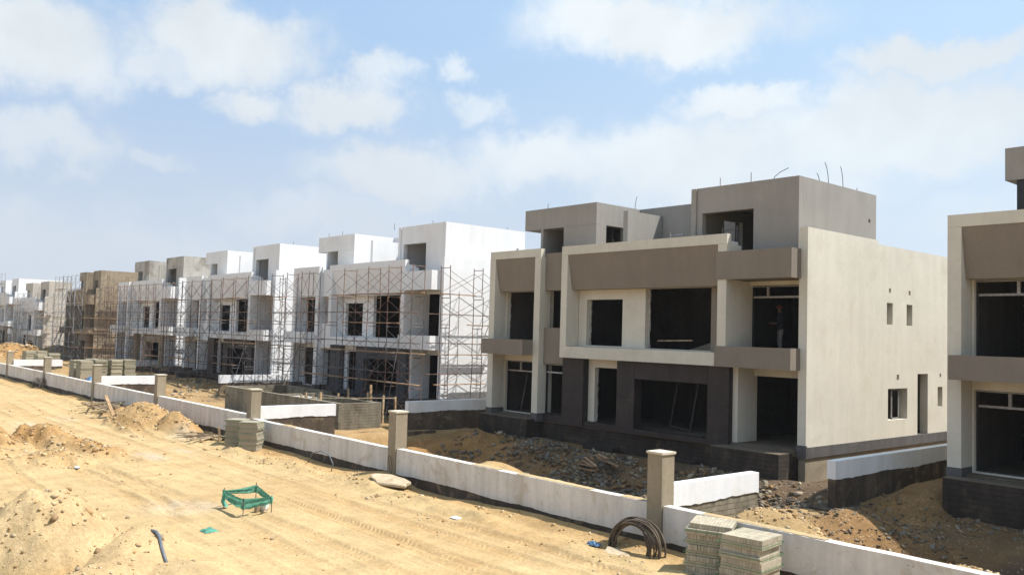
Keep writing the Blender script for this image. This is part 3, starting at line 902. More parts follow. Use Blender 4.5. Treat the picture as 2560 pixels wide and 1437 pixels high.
# ------------------------------------------------------------------ fence along the street
POSTS = [12.06, 22.16, 32.2, 42.6, 52.85, 63.95, 75.2]
pm = MB().box(0, .40, -.2, .2, -.6, 2.05).mesh('shaft', 'post_plaster')
cm = MB().box(-.025, .425, -.225, .225, 2.052, 2.10).mesh('cap', 'cap_plaster')
plab = ['square concrete fence post beside the hose coil, nearest the camera', 'square concrete fence post with a thin wire loop, behind the broken concrete slab',
        'square concrete fence post standing over the two strapped paver stacks', 'square fence post between the dirt heap and the long white cross wall', 'square fence post in front of the long far row of paver stacks',
        'square fence post straddled by the coil of dry cable', 'farthest square fence post, at the left edge of the boundary wall']
for y, lb in zip(POSTS, plab):
    t = thing('fence_post', lb, 'fence post', (14.60, y, 0), rnd.uniform(-.012, .012), 'concrete posts of the boundary wall')
    link('shaft', pm, t)
    link('cap', cm, t)
SEG = [(-14.0, 11.85, .985), (12.27, 21.95, 1.0), (22.37, 31.99, .965), (32.41, 42.39, 1.085), (42.81, 52.64, 1.08), (53.06, 63.74, 1.075), (64.16, 74.99, 1.08), (75.41, 100.0, 1.06)]
slab_lb = ['low white boundary wall section behind the nearest paver stacks', 'low white boundary wall section in front of the rubble yard', 'low white boundary wall section with the loose hose at its foot',
           'low white boundary wall section behind the dirt heap', 'low white boundary wall section between the dirt heap and the cable coil', 'low white boundary wall section in front of the long far row of pavers',
           'low white boundary wall section just right of the farthest post', 'low white boundary wall section running out of the left edge']
for (a, b, zt), lb in zip(SEG, slab_lb):
    t = thing('boundary_wall', lb, 'low wall', (14.64, (a + b) / 2, 0), 0, 'sections of the white boundary wall')
    L = (b - a) / 2
    n = int((b - a) / .12)
    m = MB()
    vs, fs = [], []
    for i in range(n + 1):
        y = -L + 2 * L * i / n
        zb = .27 + .035 * float(fbm(0., a + L + y, .8, 3, seed=100)) + rnd.uniform(-.008, .008)
        zt2 = zt + .008 * float(fbm(5., a + L + y, 1.5, 2, seed=101))
        vs += [(0, y, zb), (0.004, y, zt2), (.24, y, zt2), (.24, y, zb)]
    for i in range(n):
        o = i * 4
        for k in range(4):
            k2 = (k + 1) % 4
            fs.append((o + k, o + k2, o + 4 + k2, o + 4 + k))
    fs += [(3, 2, 1, 0), (n * 4, n * 4 + 1, n * 4 + 2, n * 4 + 3)]
    m._add(vs, fs)
    m.build('plaster_band', 'fence_plaster', t)
    MB().box(.025, .22, -L + .001, L - .001, -1.0, .34).build('footing', 'footing_mortar', t)
    if L < 20 and a > 0:
        pass
# cross walls between plots
crl = [('white plot wall stub running back from the nearest post', 'pale plot wall beside the near cream villa, half in shade'),
       ('white plot wall stub behind the two strapped paver stacks', 'long pale plot wall in front of the nearest white villa, at its scaffolding foot'),
       ('white plot wall stub beside the long far row of pavers', 'white plot wall below the second white villa'),
       ('short far white plot wall stub behind the far paver stacks', 'far white plot wall below the grey roofed villa')]
for i, (y, (l1, l2)) in enumerate(zip((12.06, 32.25, 52.95, 74.95), crl)):
    for (xa, xb, lb, sh) in ((15.0, 18.4, l1, 0), (22.0, 25.35 if i else 31.5, l2, 1)):
        xb2 = xb if not (sh and i) else 29.5
        yo = y - .06
        t = thing('plot_wall', lb, 'low wall', (xa, yo, 0), 0, 'white cross walls between the plots')
        L = xb2 - xa
        zt = 1.37 + .03 * i
        n = int(L / .15)
        vs, fs = [], []
        m = MB()
        for k in range(n + 1):
            x = L * k / n
            zb = zt - .48 + rnd.uniform(-.015, .015) - .02 * math.sin(x * 1.7 + i)
            vs += [(x, -.005, zb), (x, -.005, zt), (x, .24, zt), (x, .24, zb)]
        for k in range(n):
            o = k * 4
            for j in range(4):
                j2 = (j + 1) % 4
                fs.append((o + j2, o + j, o + 4 + j, o + 4 + j2))
        fs += [(0, 1, 2, 3), (n * 4 + 3, n * 4 + 2, n * 4 + 1, n * 4)]
        m._add(vs, fs)
        m.build('plaster_band', 'cross_plaster', t)
        MB().box(.01, L - .01, .02, .22, -1.2, zt - .44).build('footing', 'footing_mortar' if (sh or i) else 'board_concrete', t)
        if sh:
            MB().box(-.3, 1.2, -.5, .6, -.9, .12).build('footing_pad', 'footing_mortar', t)
t = thing('plot_wall', 'long bare brown plot wall in front of the scaffolded brown villa', 'low wall', (21.3, 96.0, 0))
MB().box(0, 9.5, 0, .25, .95, 1.45).build('mortar_band', 'post_plaster', t)
MB().box(.01, 9.49, .02, .23, -.6, .949).build('footing', 'board_concrete', t)

# concrete basin under construction in front of the nearest white villa
t = thing('concrete_basin', 'board marked concrete basin walls with wooden stakes before the nearest white villa', 'concrete basin', (19.2, 33.35, 0))
MB().box(0, .22, .0, 12.0, -.6, 1.30).build('front_wall', 'board_concrete', t)
MB().box(.222, 2.15, .0, .22, -.6, 1.29).build('end_wall', 'board_concrete', t)
MB().box(1.93, 2.15, .222, 5.6, -.6, 1.28).build('rear_wall', 'board_concrete', t)
MB().box(.222, 3.6, 11.78, 12.0, -.6, 1.29).build('end_wall', 'board_concrete', t)
MB().box(3.38, 3.6, 7.2, 11.778, -.6, 1.28).build('rear_wall', 'board_concrete', t)
MB().box(.222, 3.6, 7.0, 7.2, -.6, 1.2).build('divider_wall', 'board_concrete', t)
MB().box(.9, 1.9, 5.0, 6.9, -.6, 1.12).build('inner_block', 'raw_concrete', t)
MB().box(-1.6, 4.6, -.75, -.02, -.8, .12).build('footing_pad', 'footing_mortar', t)
STK = []
for k, (sx, sy_, sh) in enumerate([(.55, 4.4, 1.75), (.7, 3.7, 1.70), (.75, 3.0, 1.95), (1.0, 4.9, 1.6), (1.3, 5.6, 1.75), (2.6, 4.6, 1.75), (2.5, 3.6, 2.05), (2.9, 2.3, 1.95), (3.0, 2.2, 2.3), (3.2, 1.5, 1.85), (3.3, .6, 1.85)]):
    m = MB().box(-.05, .05, -.035, .035, -.3, sh - .38 - gz(19.2 + sx, 33.35 + sy_))
    o = m.build('wooden_stake', 'fresh_wood' if k % 3 else 'old_wood', None, False, (19.2 + sx, 33.35 + sy_, gz(19.2 + sx, 33.35 + sy_)))
    o.rotation_euler = (rnd.uniform(-.06, .06), rnd.uniform(-.05, .05), rnd.uniform(0, 1))
    STK.append((math.atan2(19.2 + sx, 33.35 + sy_), o))
ORD = ['leftmost', 'second from the left', 'third from the left', 'fourth from the left', 'fifth from the left', 'middle one', 'fifth from the right', 'fourth from the right', 'third from the right', 'second from the right', 'rightmost']
for (_, o), w in zip(sorted(STK, key=lambda q: q[0]), ORD):
    tag(o, w + ' of the short wooden stakes standing around the concrete basin', 'wooden stake', 'stakes around the concrete basin')
o = MB().box(-2.2, 2.2, -.1, .1, 0, .03).build('long_board', 'old_wood', None, False, (20.9, 35.3, 1.33))
o.rotation_euler = (0, -.045, -.95)
tag(o, 'long pale board laid across the rim of the concrete basin', 'board')

# ------------------------------------------------------------------ scaffolding
FH = 1.45


def frame_mesh(wd, mat):
    m = MB()
    for s in (-1, 1):
        m.tube((s * wd / 2, 0, 0), (s * wd / 2, 0, FH + .04), .0205, 6)
    m.tube((-wd / 2, 0, 1.38), (wd / 2, 0, 1.38), .018, 5).tube((-wd / 2, 0, .10), (wd / 2, 0, .10), .018, 5)
    return m.mesh('frame', mat)


FR = {k: frame_mesh(.72, k) for k in ('rusty_tube', 'dark_tube', 'steel_tube')}
_brc = {}


def brace_mesh(L, mat):
    k = (round(L, 2), mat)
    if k not in _brc:
        _brc[k] = MB().tube((0, 0, .22), (0, L, 1.22), .011, 5).tube((0, 0, 1.22), (0, L, .22), .011, 5).mesh('cross_brace', mat)
    return _brc[k]


def scaffold(label, origin, rz, ys, z_bot, levels, mats, seed, ledgers=(0, 1, 2, 3), boards=True, bw=.11, wob=.012, double=True, poles=0):
    """a run of welded frames along local y; frames stand across local x"""
    R_ = random.Random(seed)
    t = thing('scaffolding', label, 'scaffolding', origin, rz, 'scaffolding on the villas')
    for li in range(levels):
        for i, y in enumerate(ys):
            if li == levels - 1 and R_.random() < .12: continue
            o = link('frame', FR[R_.choice(mats)], t, (R_.uniform(-.02, .02), y + li * R_.uniform(-.01, .01), z_bot + li * FH), (R_.uniform(-wob, wob), R_.uniform(-wob, wob), R_.uniform(-.06, .06)))
            if i < len(ys) - 1:
                L = ys[i + 1] - y
                if L > .8:
                    for s in ((-1, 1) if double else (-1,)):
                        if R_.random() < .85:
                            link('cross_brace', brace_mesh(L, R_.choice(mats)), t, (s * .36, y, z_bot + li * FH))
    y0, y1 = min(ys), max(ys)
    for li in ledgers:
        z = z_bot + li * FH + .62
        a = y0 - R_.uniform(.2, .9)
        while a < y1:
            b = min(a + R_.uniform(3.5, 6.), y1 + R_.uniform(.1, .7))
            MB().tube((-.4, a, z + R_.uniform(-.04, .04)), (-.4, b, z + R_.uniform(-.04, .04)), .022, 6).build('ledger_pipe', R_.choice(mats), t)
            a = b - .3
    if boards:
        for li in range(1, levels):
            z = z_bot + li * FH + .09
            a = y0 - .4
            while a < y1:
                L = R_.uniform(2.0, 3.6)
                if R_.random() < .62:
                    xo = R_.uniform(-.25, .25)
                    MB().box(xo - bw, xo + bw, a, min(a + L, y1 + .5), z, z + .045).build('board', 'board_wood', t)
                    if bw > .1 and R_.random() < .5:
                        MB().box(xo + .115, xo + .33, a + .2, min(a + L + .2, y1 + .5), z + .006, z + .05).build('board', 'board_wood', t)
                a += L * R_.uniform(.7, 1.0)
    for k in range(poles):
        a = R_.uniform(y0, y1)
        MB().tube((-1.0 + R_.uniform(-.3, .3), a, z_bot + .0), (.2, a + R_.uniform(-2, 2), z_bot + R_.uniform(2.5, 4.2)), .022, 6).build('raking_pole', R_.choice(mats), t)
    return t


rr = ['rusty_tube', 'rusty_tube', 'dark_tube']
dk = ['dark_tube', 'dark_tube', 'rusty_tube']
gr = ['steel_tube', 'dark_tube', 'steel_tube']
scaffold('rusty scaffolding across the front of the nearest white villa', (23.66, 34.1, 0), 0, [0, 2.05, 3.9, 6.28, 8.17, 10.2, 11.0, 12.95, 14.9], .42, 5, rr, 1, poles=3)
scaffold('two tall scaffold towers against the bright side wall of the nearest white villa', (25.02, 33.75, 0), -PI / 2, [0, 2.0, 4.0], .42, 5, rr, 2, bw=.065)
scaffold('dark scaffolding across the front of the second white villa', (23.7, 52.4, 0), 0, [0, 1.9, 3.9, 5.9, 7.6, 9.4, 11.3, 13.2, 14.6], .42, 5, dk, 3, poles=4)
scaffold('narrow scaffold tower beside the side wall of the second white villa', (24.2, 51.9, 0), -PI / 2, [0, 1.3, 3.0], .42, 5, dk, 4, bw=.065)
scaffold('reddish scaffolding across the front of the grey roofed villa', (23.7, 69.6, 0), 0, [0, 1.8, 3.5, 5.4, 7.2, 9.0, 10.8, 12.6, 14.2], .42, 5, rr, 5, poles=4)
scaffold('scaffold tower beside the side wall of the grey roofed villa', (24.2, 69.2, 0), -PI / 2, [0, 1.6, 3.4], .42, 5, dk, 6, bw=.065)
scaffold('dense scaffolding across the front of the brown mortar villa', (23.9, 92.6, 0), 0, [0, 1.5, 3.0, 4.6, 6.2, 7.8], .42, 6, gr, 7, poles=5)
scaffold('scaffolding along the side wall of the brown mortar villa', (24.6, 92.0, 0), -PI / 2, [0, 1.8, 3.6, 5.4, 7.2, 9.0], .42, 6, rr, 8)
scaffold('pale scaffolding across the front of the far beige villa', (24.0, 112.6, 0), 0, [0, 2.6, 5.4, 8.4, 11.4], .42, 5, gr, 9)
scaffold('scaffolding around the near corner of the far beige villa', (24.6, 112.2, 0), -PI / 2, [0, 1.7], .42, 5, gr, 10)
scaffold('scaffolding in front of the farthest white villa at the left edge', (24.3, 131.0, 0), 0, [0, 2.2, 4.4, 6.6, 8.8, 11.0], .42, 7, gr, 11)
for (x, y, lb) in ((26.2, 20.85, 'grey scaffold frame standing on the roof terrace before the fin wall'), (26.05, 18.35, 'dark scaffold frame standing in the roof room opening of the cream villa')):
    o = link('scaffold_frame', FR['steel_tube' if y > 20 else 'dark_tube'], None, (x + .05, y, 7.07), (0, 0, PI / 2 - .2))
    tag(o, lb, 'scaffold frame', 'loose scaffold frames on the roof terrace')

# ------------------------------------------------------------------ paver stacks
BL, BW, BH = .20, .0605, .1


def stack_layers(nl, seed):
    """boxes of one pallet of pavers on edge: (x0,x1,y0,y1,z0,z1,visible from -x/-y or above)"""
    R_ = random.Random(seed)
    out = []
    for k in range(nl):
        alongx = (k % 2 == 0)
        z0 = k * BH
        jx, jy = R_.uniform(-.03, .03), R_.uniform(-.03, .03)
        n1, n2 = 4, 13
        for i in range(n1):
            for j in range(n2):
                gap = .004
                if R_.random() < .04: gap = .012
                if alongx:
                    x0, y0, lx, ly_ = i * BL, j * BW, BL, BW
                    front = i == 0; right = j == 0; last = i == n1 - 1 or j == n2 - 1
                else:
                    x0, y0, lx, ly_ = j * BW, i * BL, BW, BL
                    front = j == 0; right = i == 0
                vis = front or right or k == nl - 1
                s = R_.uniform(-.004, .004)
                out.append((x0 - .4 + jx + gap / 2 + s * front, x0 + lx - .4 + jx - gap / 2 + s * front, y0 - .4 + jy + gap / 2, y0 + ly_ - .4 + jy - gap / 2, z0 + .001, z0 + BH - .003, vis))
    return out


def paver_stack(label, loc, rz, nl, seed, single, group, tilt=0.0, sc=1.0):
    t = thing('paver_stack', label, 'paver stack', loc, rz, group)
    t.rotation_euler = (tilt, 0, rz)
    t.scale = (sc, sc, 1)
    fill = MB()
    for (x0, x1, y0, y1, z0, z1, vis) in stack_layers(nl, seed):
        if single and vis:
            link('paver', _pm(x1 - x0, y1 - y0, z1 - z0), t, ((x0 + x1) / 2, (y0 + y1) / 2, z0))
        else:
            fill.box(x0, x1, y0, y1, z0, z1)
    o = fill.build('paver_layers', 'paver_concrete', t)
    o['kind'] = 'stuff'
    for k in range(1, nl, 2):
        z = k * BH + .055
        e = .446
        m = MB().box(-e, -e + .003, -e, e, z, z + .012).box(-e, e, -e, -e + .003, z, z + .012).box(e - .003, e, -e, e, z, z + .012).box(-e, e, e - .003, e, z, z + .012)
        m.build('strap', 'green_strap', t)
    for ya in (-.42, -.06, .30):
        MB().box(-.42, .42, ya, ya + .12, -.10, -.002).build('pallet_bearer', 'old_wood', t)
    return t


_pmc = {}


def _pm(a, b, c):
    k = (round(a, 2), round(b, 2))
    if k not in _pmc:
        e = .0035
        m = MB()
        vs = []
        for (zz, ee) in ((0, 0), (c - e, 0), (c, e)):
            vs += [(-a / 2 + ee, -b / 2 + ee, zz), (a / 2 - ee, -b / 2 + ee, zz), (a / 2 - ee, b / 2 - ee, zz), (-a / 2 + ee, b / 2 - ee, zz)]
        fs = [(3, 2, 1, 0), (8, 9, 10, 11)]
        for lv in (0, 4):
            for i in range(4):
                j = (i + 1) % 4
                fs.append((lv + i, lv + j, lv + 4 + j, lv + 4 + i))
        m._add(vs, fs)
        _pmc[k] = m.mesh('paver', 'paver_concrete')
    return _pmc[k]


gs = 'strapped stacks of concrete pavers along the fence'
paver_stack('strapped paver stack at the bottom edge, the right one of the nearest pair', (13.86, 9.20, gz(13.86, 9.2) - .06 if False else -.08), .12, 11, 1, True, gs)
paver_stack('strapped paver stack tilted against its neighbour, nearest the hose coil', (14.02, 10.2, -.05), .48, 11, 2, True, gs, tilt=.03)
paver_stack('strapped paver stack below the third post, the one in front and to the right', (13.87, 30.28, .06), .78, 10, 3, False, gs, sc=.85)
paver_stack('strapped paver stack below the third post, the one behind with boards beside it', (13.85, 31.42, .04), .74, 10, 4, False, gs, sc=.87)
k = 0
for (x, y, z, nl, lb) in [(16.75, 64.3, .8, 11, 'paver stack at the front left end of the long far row'), (16.9, 63.2, .8, 11, 'second paver stack in the long far row'), (17.9, 63.4, .85, 11, 'third paver stack in the long far row'),
                          (18.9, 63.6, .85, 11, 'fourth paver stack in the long far row'), (19.9, 64.0, .85, 11, 'last paver stack on the right of the long far row'), (17.8, 64.9, .85, 11, 'paver stack hidden in the back of the long far row'),
                          (17.5, 81.8, .74, 12, 'tall far paver stack behind the second farthest post'), (18.4, 82.2, .74, 12, 'far paver stack just right of the tall far one'),
                          (17.6, 78.2, .76, 10, 'lower far paver stack in front of the tall far pair'), (18.5, 78.0, .76, 11, 'far paver stack left of the post with the cable coil')]:
    k += 1
    paver_stack(lb, (x, y, z), rnd.uniform(-.1, .25), nl, 10 + k, False, gs)

# ------------------------------------------------------------------ small things on the ground
# hose coil leaning on the nearest post
m = MB()
R_ = random.Random(5)
for k in range(13):
    r = .50 + .007 * k + R_.uniform(-.05, .05)
    cx = 13.96 + .03 * k * .5 + R_.uniform(-.03, .03)
    cy = 12.12 + R_.uniform(-.09, .09)
    cz = .14 + R_.uniform(-.05, .05)
    lean = .10 + R_.uniform(-.05, .08)
    yaw = R_.uniform(-.16, .16)
    pts = []
    for i in range(40):
        a = 2 * PI * i / 40
        y = r * 1.16 * math.cos(a)
        z = r * math.sin(a)
        pts.append((cx + lean * z + y * yaw * .4, cy + y, cz + z))
    m.path(pts, .018, 6, closed=True)
m.path([(13.96, 12.62, -.1), (13.98, 12.55, .3), (14.05, 12.30, .66), (14.08, 12.22, .70), (14.06, 11.9, .58), (14.02, 11.72, .2), (13.98, 11.78, -.2)], .022, 6)
o = m.build('hose_coil', 'hose_rubber', None, True)
tag(o, 'large coil of dark brown hose leaning against the nearest fence post', 'hose coil')
m = MB()
for k in range(14):
    r = .42 + R_.uniform(-.06, .08)
    cx, cy = 14.35 + R_.uniform(-.3, .05), 63.95 + R_.uniform(-.5, .5)
    pts = [(cx + .15 * math.sin(a) + .1 * (a / PI), cy + 1.5 * r * math.cos(a) * 1.0, .0 + 1.5 * r * math.sin(a)) for a in [PI * i / 16 for i in range(17)]]
    m.path(pts, .014, 5)
o = m.build('cable_coil', 'hose_rubber', None, True)
tag(o, 'loose bundle of brown cable draped at the foot of the far fence post', 'cable coil')
m = MB()
m.path([(14.25, 26.6, .05), (14.15, 26.2, .38), (14.1, 25.5, .55), (14.0, 24.8, .5), (13.95, 24.45, .28), (13.98, 24.6, .02)], .016, 6)
tag(m.build('loose_hose', 'grey_pipe', None, True), 'thin grey hose arching out of the sand before the boundary wall', 'hose')
m = MB()
m.path([(14.52, 22.02, .12), (14.54, 22.0, .45), (14.55, 22.1, .72), (14.55, 22.2, .78), (14.55, 22.24, .68), (14.54, 22.12, .4), (14.52, 22.05, .12)], .009, 5)
tag(m.build('wire_loop', 'hose_rubber', None, True), 'thin dark wire loop standing against the post behind the broken slab', 'wire')
z0 = gz(6.05, 17.3)
m = MB()
m.path([(x_, y_, gz(x_, y_) + d_) for x_, y_, d_ in ((6.0, 17.35, -.02), (6.02, 17.15, .05), (6.0, 16.9, .05), (5.95, 16.6, .03), (5.9, 16.2, -.01))], .032, 8)
tag(m.build('grey_pipe', 'grey_pipe', None, True), 'bent grey plastic pipe sticking out of the pebbly mound', 'pipe')


def rock(name, mat, loc, sx, sy, sz, seed, rz=0.0, n=14, flat=True):
    """broken slab: irregular outline, chipped rim"""
    R_ = random.Random(seed)
    m = MB()
    ring = []
    for i in range(n):
        a = 2 * PI * i / n
        r = 1 + R_.uniform(-.2, .14)
        ring.append((math.cos(a) * r, math.sin(a) * r))
    vs = []
    for (zz, s) in ((-.5, .82), (-.1, .98), (.32, 1.0), (.5, .93)):
        for (a, b) in ring:
            j = R_.uniform(-.04, .04)
            vs.append((a * sx * (s + j), b * sy * (s + j), zz * sz + R_.uniform(-.08, .08) * sz))
    fs = [tuple(range(n - 1, -1, -1)), tuple(range(3 * n, 4 * n))]
    for l in range(3):
        for i in range(n):
            j = (i + 1) % n
            fs.append((l * n + i, l * n + j, (l + 1) * n + j, (l + 1) * n + i))
    m._add(vs, fs)
    o = m.build(name, mat, None, False, loc)
    o.rotation_euler = (0, 0, rz)
    return o


o = rock('concrete_slab', 'broken_concrete', (13.95, 21.25, .21), .40, .78, .13, 3, rz=.1)
o.rotation_euler = (.06, -.10, .1)
tag(o, 'big flat broken slab of sandy concrete at the foot of the second post', 'broken slab')
o = rock('concrete_slab', 'broken_concrete', (13.62, 12.2, .02), .19, .42, .14, 8, rz=-.2)
o.rotation_euler = (.12, -.15, -.25)
tag(o, 'small rough concrete chunk lying in front of the hose coil', 'broken slab')


def cloth(name, mat, loc, w, d, h, seed, n=14):
    m = MB()
    vs, fs = [], []
    for i in range(n):
        for j in range(n):
            u, v = i / (n - 1) - .5, j / (n - 1) - .5
            e = 1 - (2 * max(abs(u), abs(v))) ** 3
            z = h * max(0, e) * (.55 + .9 * float(fbm(u * 3, v * 3, .35, 3, seed=seed))) + .012
            vs.append((u * w + .06 * w * float(fbm(u, v, .3, 2, seed=seed + 1)), v * d + .06 * d * float(fbm(v, u, .3, 2, seed=seed + 2)), z))
    for i in range(n - 1):
        for j in range(n - 1):
            a = i * n + j
            fs.append((a, a + n, a + n + 1, a + 1))
    m._add(vs, fs)
    return m.build(name, mat, None, True, loc)


tag(cloth('blue_bag', 'blue_plastic', (13.72, 12.95, gz(13.72, 12.95) + .03), .18, .32, .10, 1), 'crumpled blue plastic bag lying beside the hose coil', 'plastic bag')
tag(cloth('green_rag', 'green_cloth', (7.8, 18.95, gz(7.8, 18.95) + .0), .30, .36, .08, 4), 'scrap of green netting lying flat on the sand', 'green rag')
tag(cloth('blue_bag', 'blue_plastic', (16.2, 59.0, gz(16.2, 59.) + .1), .5, .8, .3, 9), 'blue and white bag on the sand before the long far row of pavers', 'plastic bag')
tag(cloth('plastic_scrap', 'white_plastic', (13.05, 16.9, gz(13.05, 16.9)), .18, .3, .05, 6), 'white plastic scrap lying on the track near the wall', 'litter')
tag(cloth('plastic_scrap', 'grey_pipe', (8.7, 38.6, gz(8.7, 38.6)), .6, 1.2, .12, 16), 'flat grey sheet scrap on the sand behind the earth bank', 'litter')
tag(cloth('paper_scrap', 'white_plastic', (7.75, 29.2, gz(7.75, 29.2)), .14, .22, .05, 26), 'white paper scrap on the low end of the earth bank', 'litter')
tag(cloth('yellow_scrap', 'fresh_wood', (11.6, 36.0, gz(11.6, 36.)), .25, .5, .1, 36), 'yellowish crumpled scrap in front of the dirt heap', 'litter')

# things stored inside the cream villa
o = MB().box(-.85, .85, -.05, .05, 0, .04).build('plank', 'old_wood', None, False, (26.15, 20.75, 4.42))
o.rotation_euler = (0, .03, 1.50)
tag(o, 'pale plank propped across the big upper opening of the cream villa', 'plank')
m = MB()
vs, fs = [], []
for i in range(16):
    for j in range(7):
        a = 2 * PI * i / 16
        q = j / 6
        vs.append((q * 1.0 * math.cos(a), q * 1.25 * math.sin(a) * (1 + .15 * math.sin(3 * a)), .42 * (1 - q) ** 1.2))
for i in range(16):
    for j in range(6):
        fs.append((i * 7 + j, i * 7 + j + 1, ((i + 1) % 16) * 7 + j + 1, ((i + 1) % 16) * 7 + j))
m._add(vs, fs)
tag(m.build('sand_heap', 'raw_mortar', None, True, (27.2, 19.7, 4.05)), 'small heap of reddish sand inside the big upper opening of the cream villa', 'sand heap')
for (x, y, z, L, t1, t2, lb) in ((26.1, 29.3, 1.06, 1.75, .12, .10, 'pale bar leaning just inside the lower left bay of the cream villa'), (26.2, 28.3, 1.06, 1.15, -.12, .16, 'short grey bar leaning in the lower left bay of the cream villa'),
                             (26.25, 28.15, 1.06, 1.4, -.1, .18, 'longer grey bar leaning in the lower left bay of the cream villa')):
    o = MB().box(-.03, .03, -.03, .03, 0, L).build('leaning_bar', 'dark_tube', None, False, (x, y, z))
    o.rotation_euler = (t1, t2, 0)
    tag(o, lb, 'bar')
for (x, y, z, w, h, rx, lb) in ((26.6, 20.3, 1.06, .95, 1.95, .12, 'dark door frame leaning inside the wide stone framed opening'), (26.3, 23.0, 1.06, .7, 1.9, .1, 'dark frame leaning inside the narrow ground floor doorway'),
                                (26.3, 28.2, 4.06, .6, 1.9, -.1, 'dark frame leaning inside the upper left bay of the cream villa')):
    o = MB().box(0, .05, 0, .06, 0, h).box(0, .05, w - .06, w, 0, h).box(0, .05, .06, w - .06, h - .06, h).box(0, .05, .06, w - .06, 0, .06).build('leaning_door_frame', 'black_metal', None, False, (x, y, z))  # door-like frame of four bars, leaning
    o.rotation_euler = (rx, .1, .1)
    tag(o, lb, 'door frame')
m = MB()
R_ = random.Random(77)
for (ya, yb) in ((14.0, 16.6), (17.3, 18.4), (12.4, 13.1), (8.2, 10.9), (28.6, 29.6)):
    n = int((yb - ya) / .06)
    vs, fs = [], []
    for i in range(n + 1):
        y = ya + (yb - ya) * i / n
        e = math.sin(PI * i / n) ** .5
        zt = (1.0 if y > 12 else .985) if y < 22 else .965
        hh = (.015 + .035 * abs(float(fbm(y, 3., .25, 3, seed=131)))) * e + .0005
        w0 = .02 + .06 * R_.random()
        vs += [(14.64 + w0 * .6, y, zt + .009), (14.70 + w0, y, zt + .009 + hh), (14.86 - w0 * .3, y, zt + .009 + hh * .8), (14.875, y, zt + .009)]
    for i in range(n):
        for k in range(3):
            fs.append((i * 4 + k, i * 4 + k + 1, i * 4 + 5 + k, i * 4 + 4 + k))
    m._add(vs, fs)
o = m.build('sand_on_wall', 'loose_sand', None, True)
o['kind'] = 'stuff'

# green netting round a manhole
t = thing('safety_netting', 'square of green netting on four iron stakes guarding a hole in the sand', 'safety netting', (0, 0, 0))
CN = [(9.01, 21.07, .50), (8.98, 19.87, .44), (9.76, 20.0, .41), (10.2, 21.83, .42)]
for (x, y, h) in CN:
    g0 = gz(x, y)
    MB().tube((x, y, g0 - .2), (x + .005, y, h), .010, 6).build('iron_stake', 'rebar_steel', t)


def netting(p, q, topa, topb, hta, htb, seed, sag=.05):
    m = MB()
    nu, nv = 26, 10
    vs, fs = [], []
    d = Vector((q[0] - p[0], q[1] - p[1], 0))
    nrm = Vector((-d.y, d.x, 0)).normalized()
    for i in range(nu):
        u = i / (nu - 1)
        top = topa + (topb - topa) * u - sag * math.sin(PI * u)
        bot = top - (hta + (htb - hta) * u) * (1 + .14 * float(fbm(u * 4, seed * 3.1, .7, 3, seed=seed)))
        for j in range(nv):
            v = j / (nv - 1)
            z = top + (bot - top) * v
            off = .022 * math.sin(v * 11 + u * 3 + seed) * math.sin(PI * u) + .02 * float(fbm(u * 5, v * 3, .6, 2, seed=seed + 2))
            P_ = Vector((p[0], p[1], 0)) + d * u + nrm * off
            vs.append((P_.x, P_.y, z))
    for i in range(nu - 1):
        for j in range(nv - 1):
            a = i * nv + j
            fs.append((a, a + nv, a + nv + 1, a + 1))
    m._add(vs, fs)
    m.build('net_panel', 'green_net', t, True)


netting(CN[0], CN[1], .45, .42, .20, .27, 1, .02)
netting(CN[1], CN[2], .42, .38, .26, .17, 2, .0)
netting(CN[2], CN[3], .37, .36, .10, .20, 3, .02)
netting(CN[3], CN[0], .36, .44, .20, .06, 4, .03)
m = MB()
vs, fs = [], []
for i in range(10):
    for j in range(12):
        a = 2 * PI * i / 10
        v = j / 11
        r = .025 + .05 * v + .012 * math.sin(3 * a + v * 9)
        vs.append((9.01 - .02 + r * math.cos(a) * .8 + .16 * max(0, v - .75), 21.05 + r * math.sin(a) - .35 * max(0, v - .8), .46 - .40 * v))
for i in range(10):
    for j in range(11):
        fs.append((i * 12 + j, ((i + 1) % 10) * 12 + j, ((i + 1) % 10) * 12 + j + 1, i * 12 + j + 1))
m._add(vs, fs)
m.build('net_tail', 'green_cloth', t, True)
m = MB()
m._add([(9.76 + .03 * math.cos(a) * s, 20.0 + .03 * math.sin(a) * s, z) for (z, s) in ((.40, .5), (.36, 1.3), (.28, 1.1), (.18, .5)) for a in [2 * PI * i / 7 for i in range(7)]],
       [(l * 7 + i, l * 7 + (i + 1) % 7, (l + 1) * 7 + (i + 1) % 7, (l + 1) * 7 + i) for l in range(3) for i in range(7)])
m.build('net_knot', 'green_cloth', t, True)
o = MB().box(-.06, .06, -.04, .04, -.2, .22).build('wooden_stake', 'old_wood', None, False, (9.55, 20.35, gz(9.55, 20.35)))
o.rotation_euler = (.05, .08, .4)
tag(o, 'stubby wooden stake in the middle of the green netting square', 'wooden stake')
tag(rock('white_stone', 'white_plastic', (9.75, 20.4, gz(9.75, 20.4) + .07), .12, .17, .14, 31), 'pale white lump beside the stake inside the green netting', 'stone')

# loose boards
R_ = random.Random(21)


def loose_board(x, y, L, rz, tilt, w, lb, group, mat='old_wood', dz=0.0):
    o = MB().box(-L / 2, L / 2, -w / 2, w / 2, 0, .035).build('plank', mat, None, False, (x, y, gz(x, y) + .03 + dz))
    o.rotation_euler = (R_.uniform(-.1, .1), tilt, rz)
    tag(o, lb, 'plank', group)


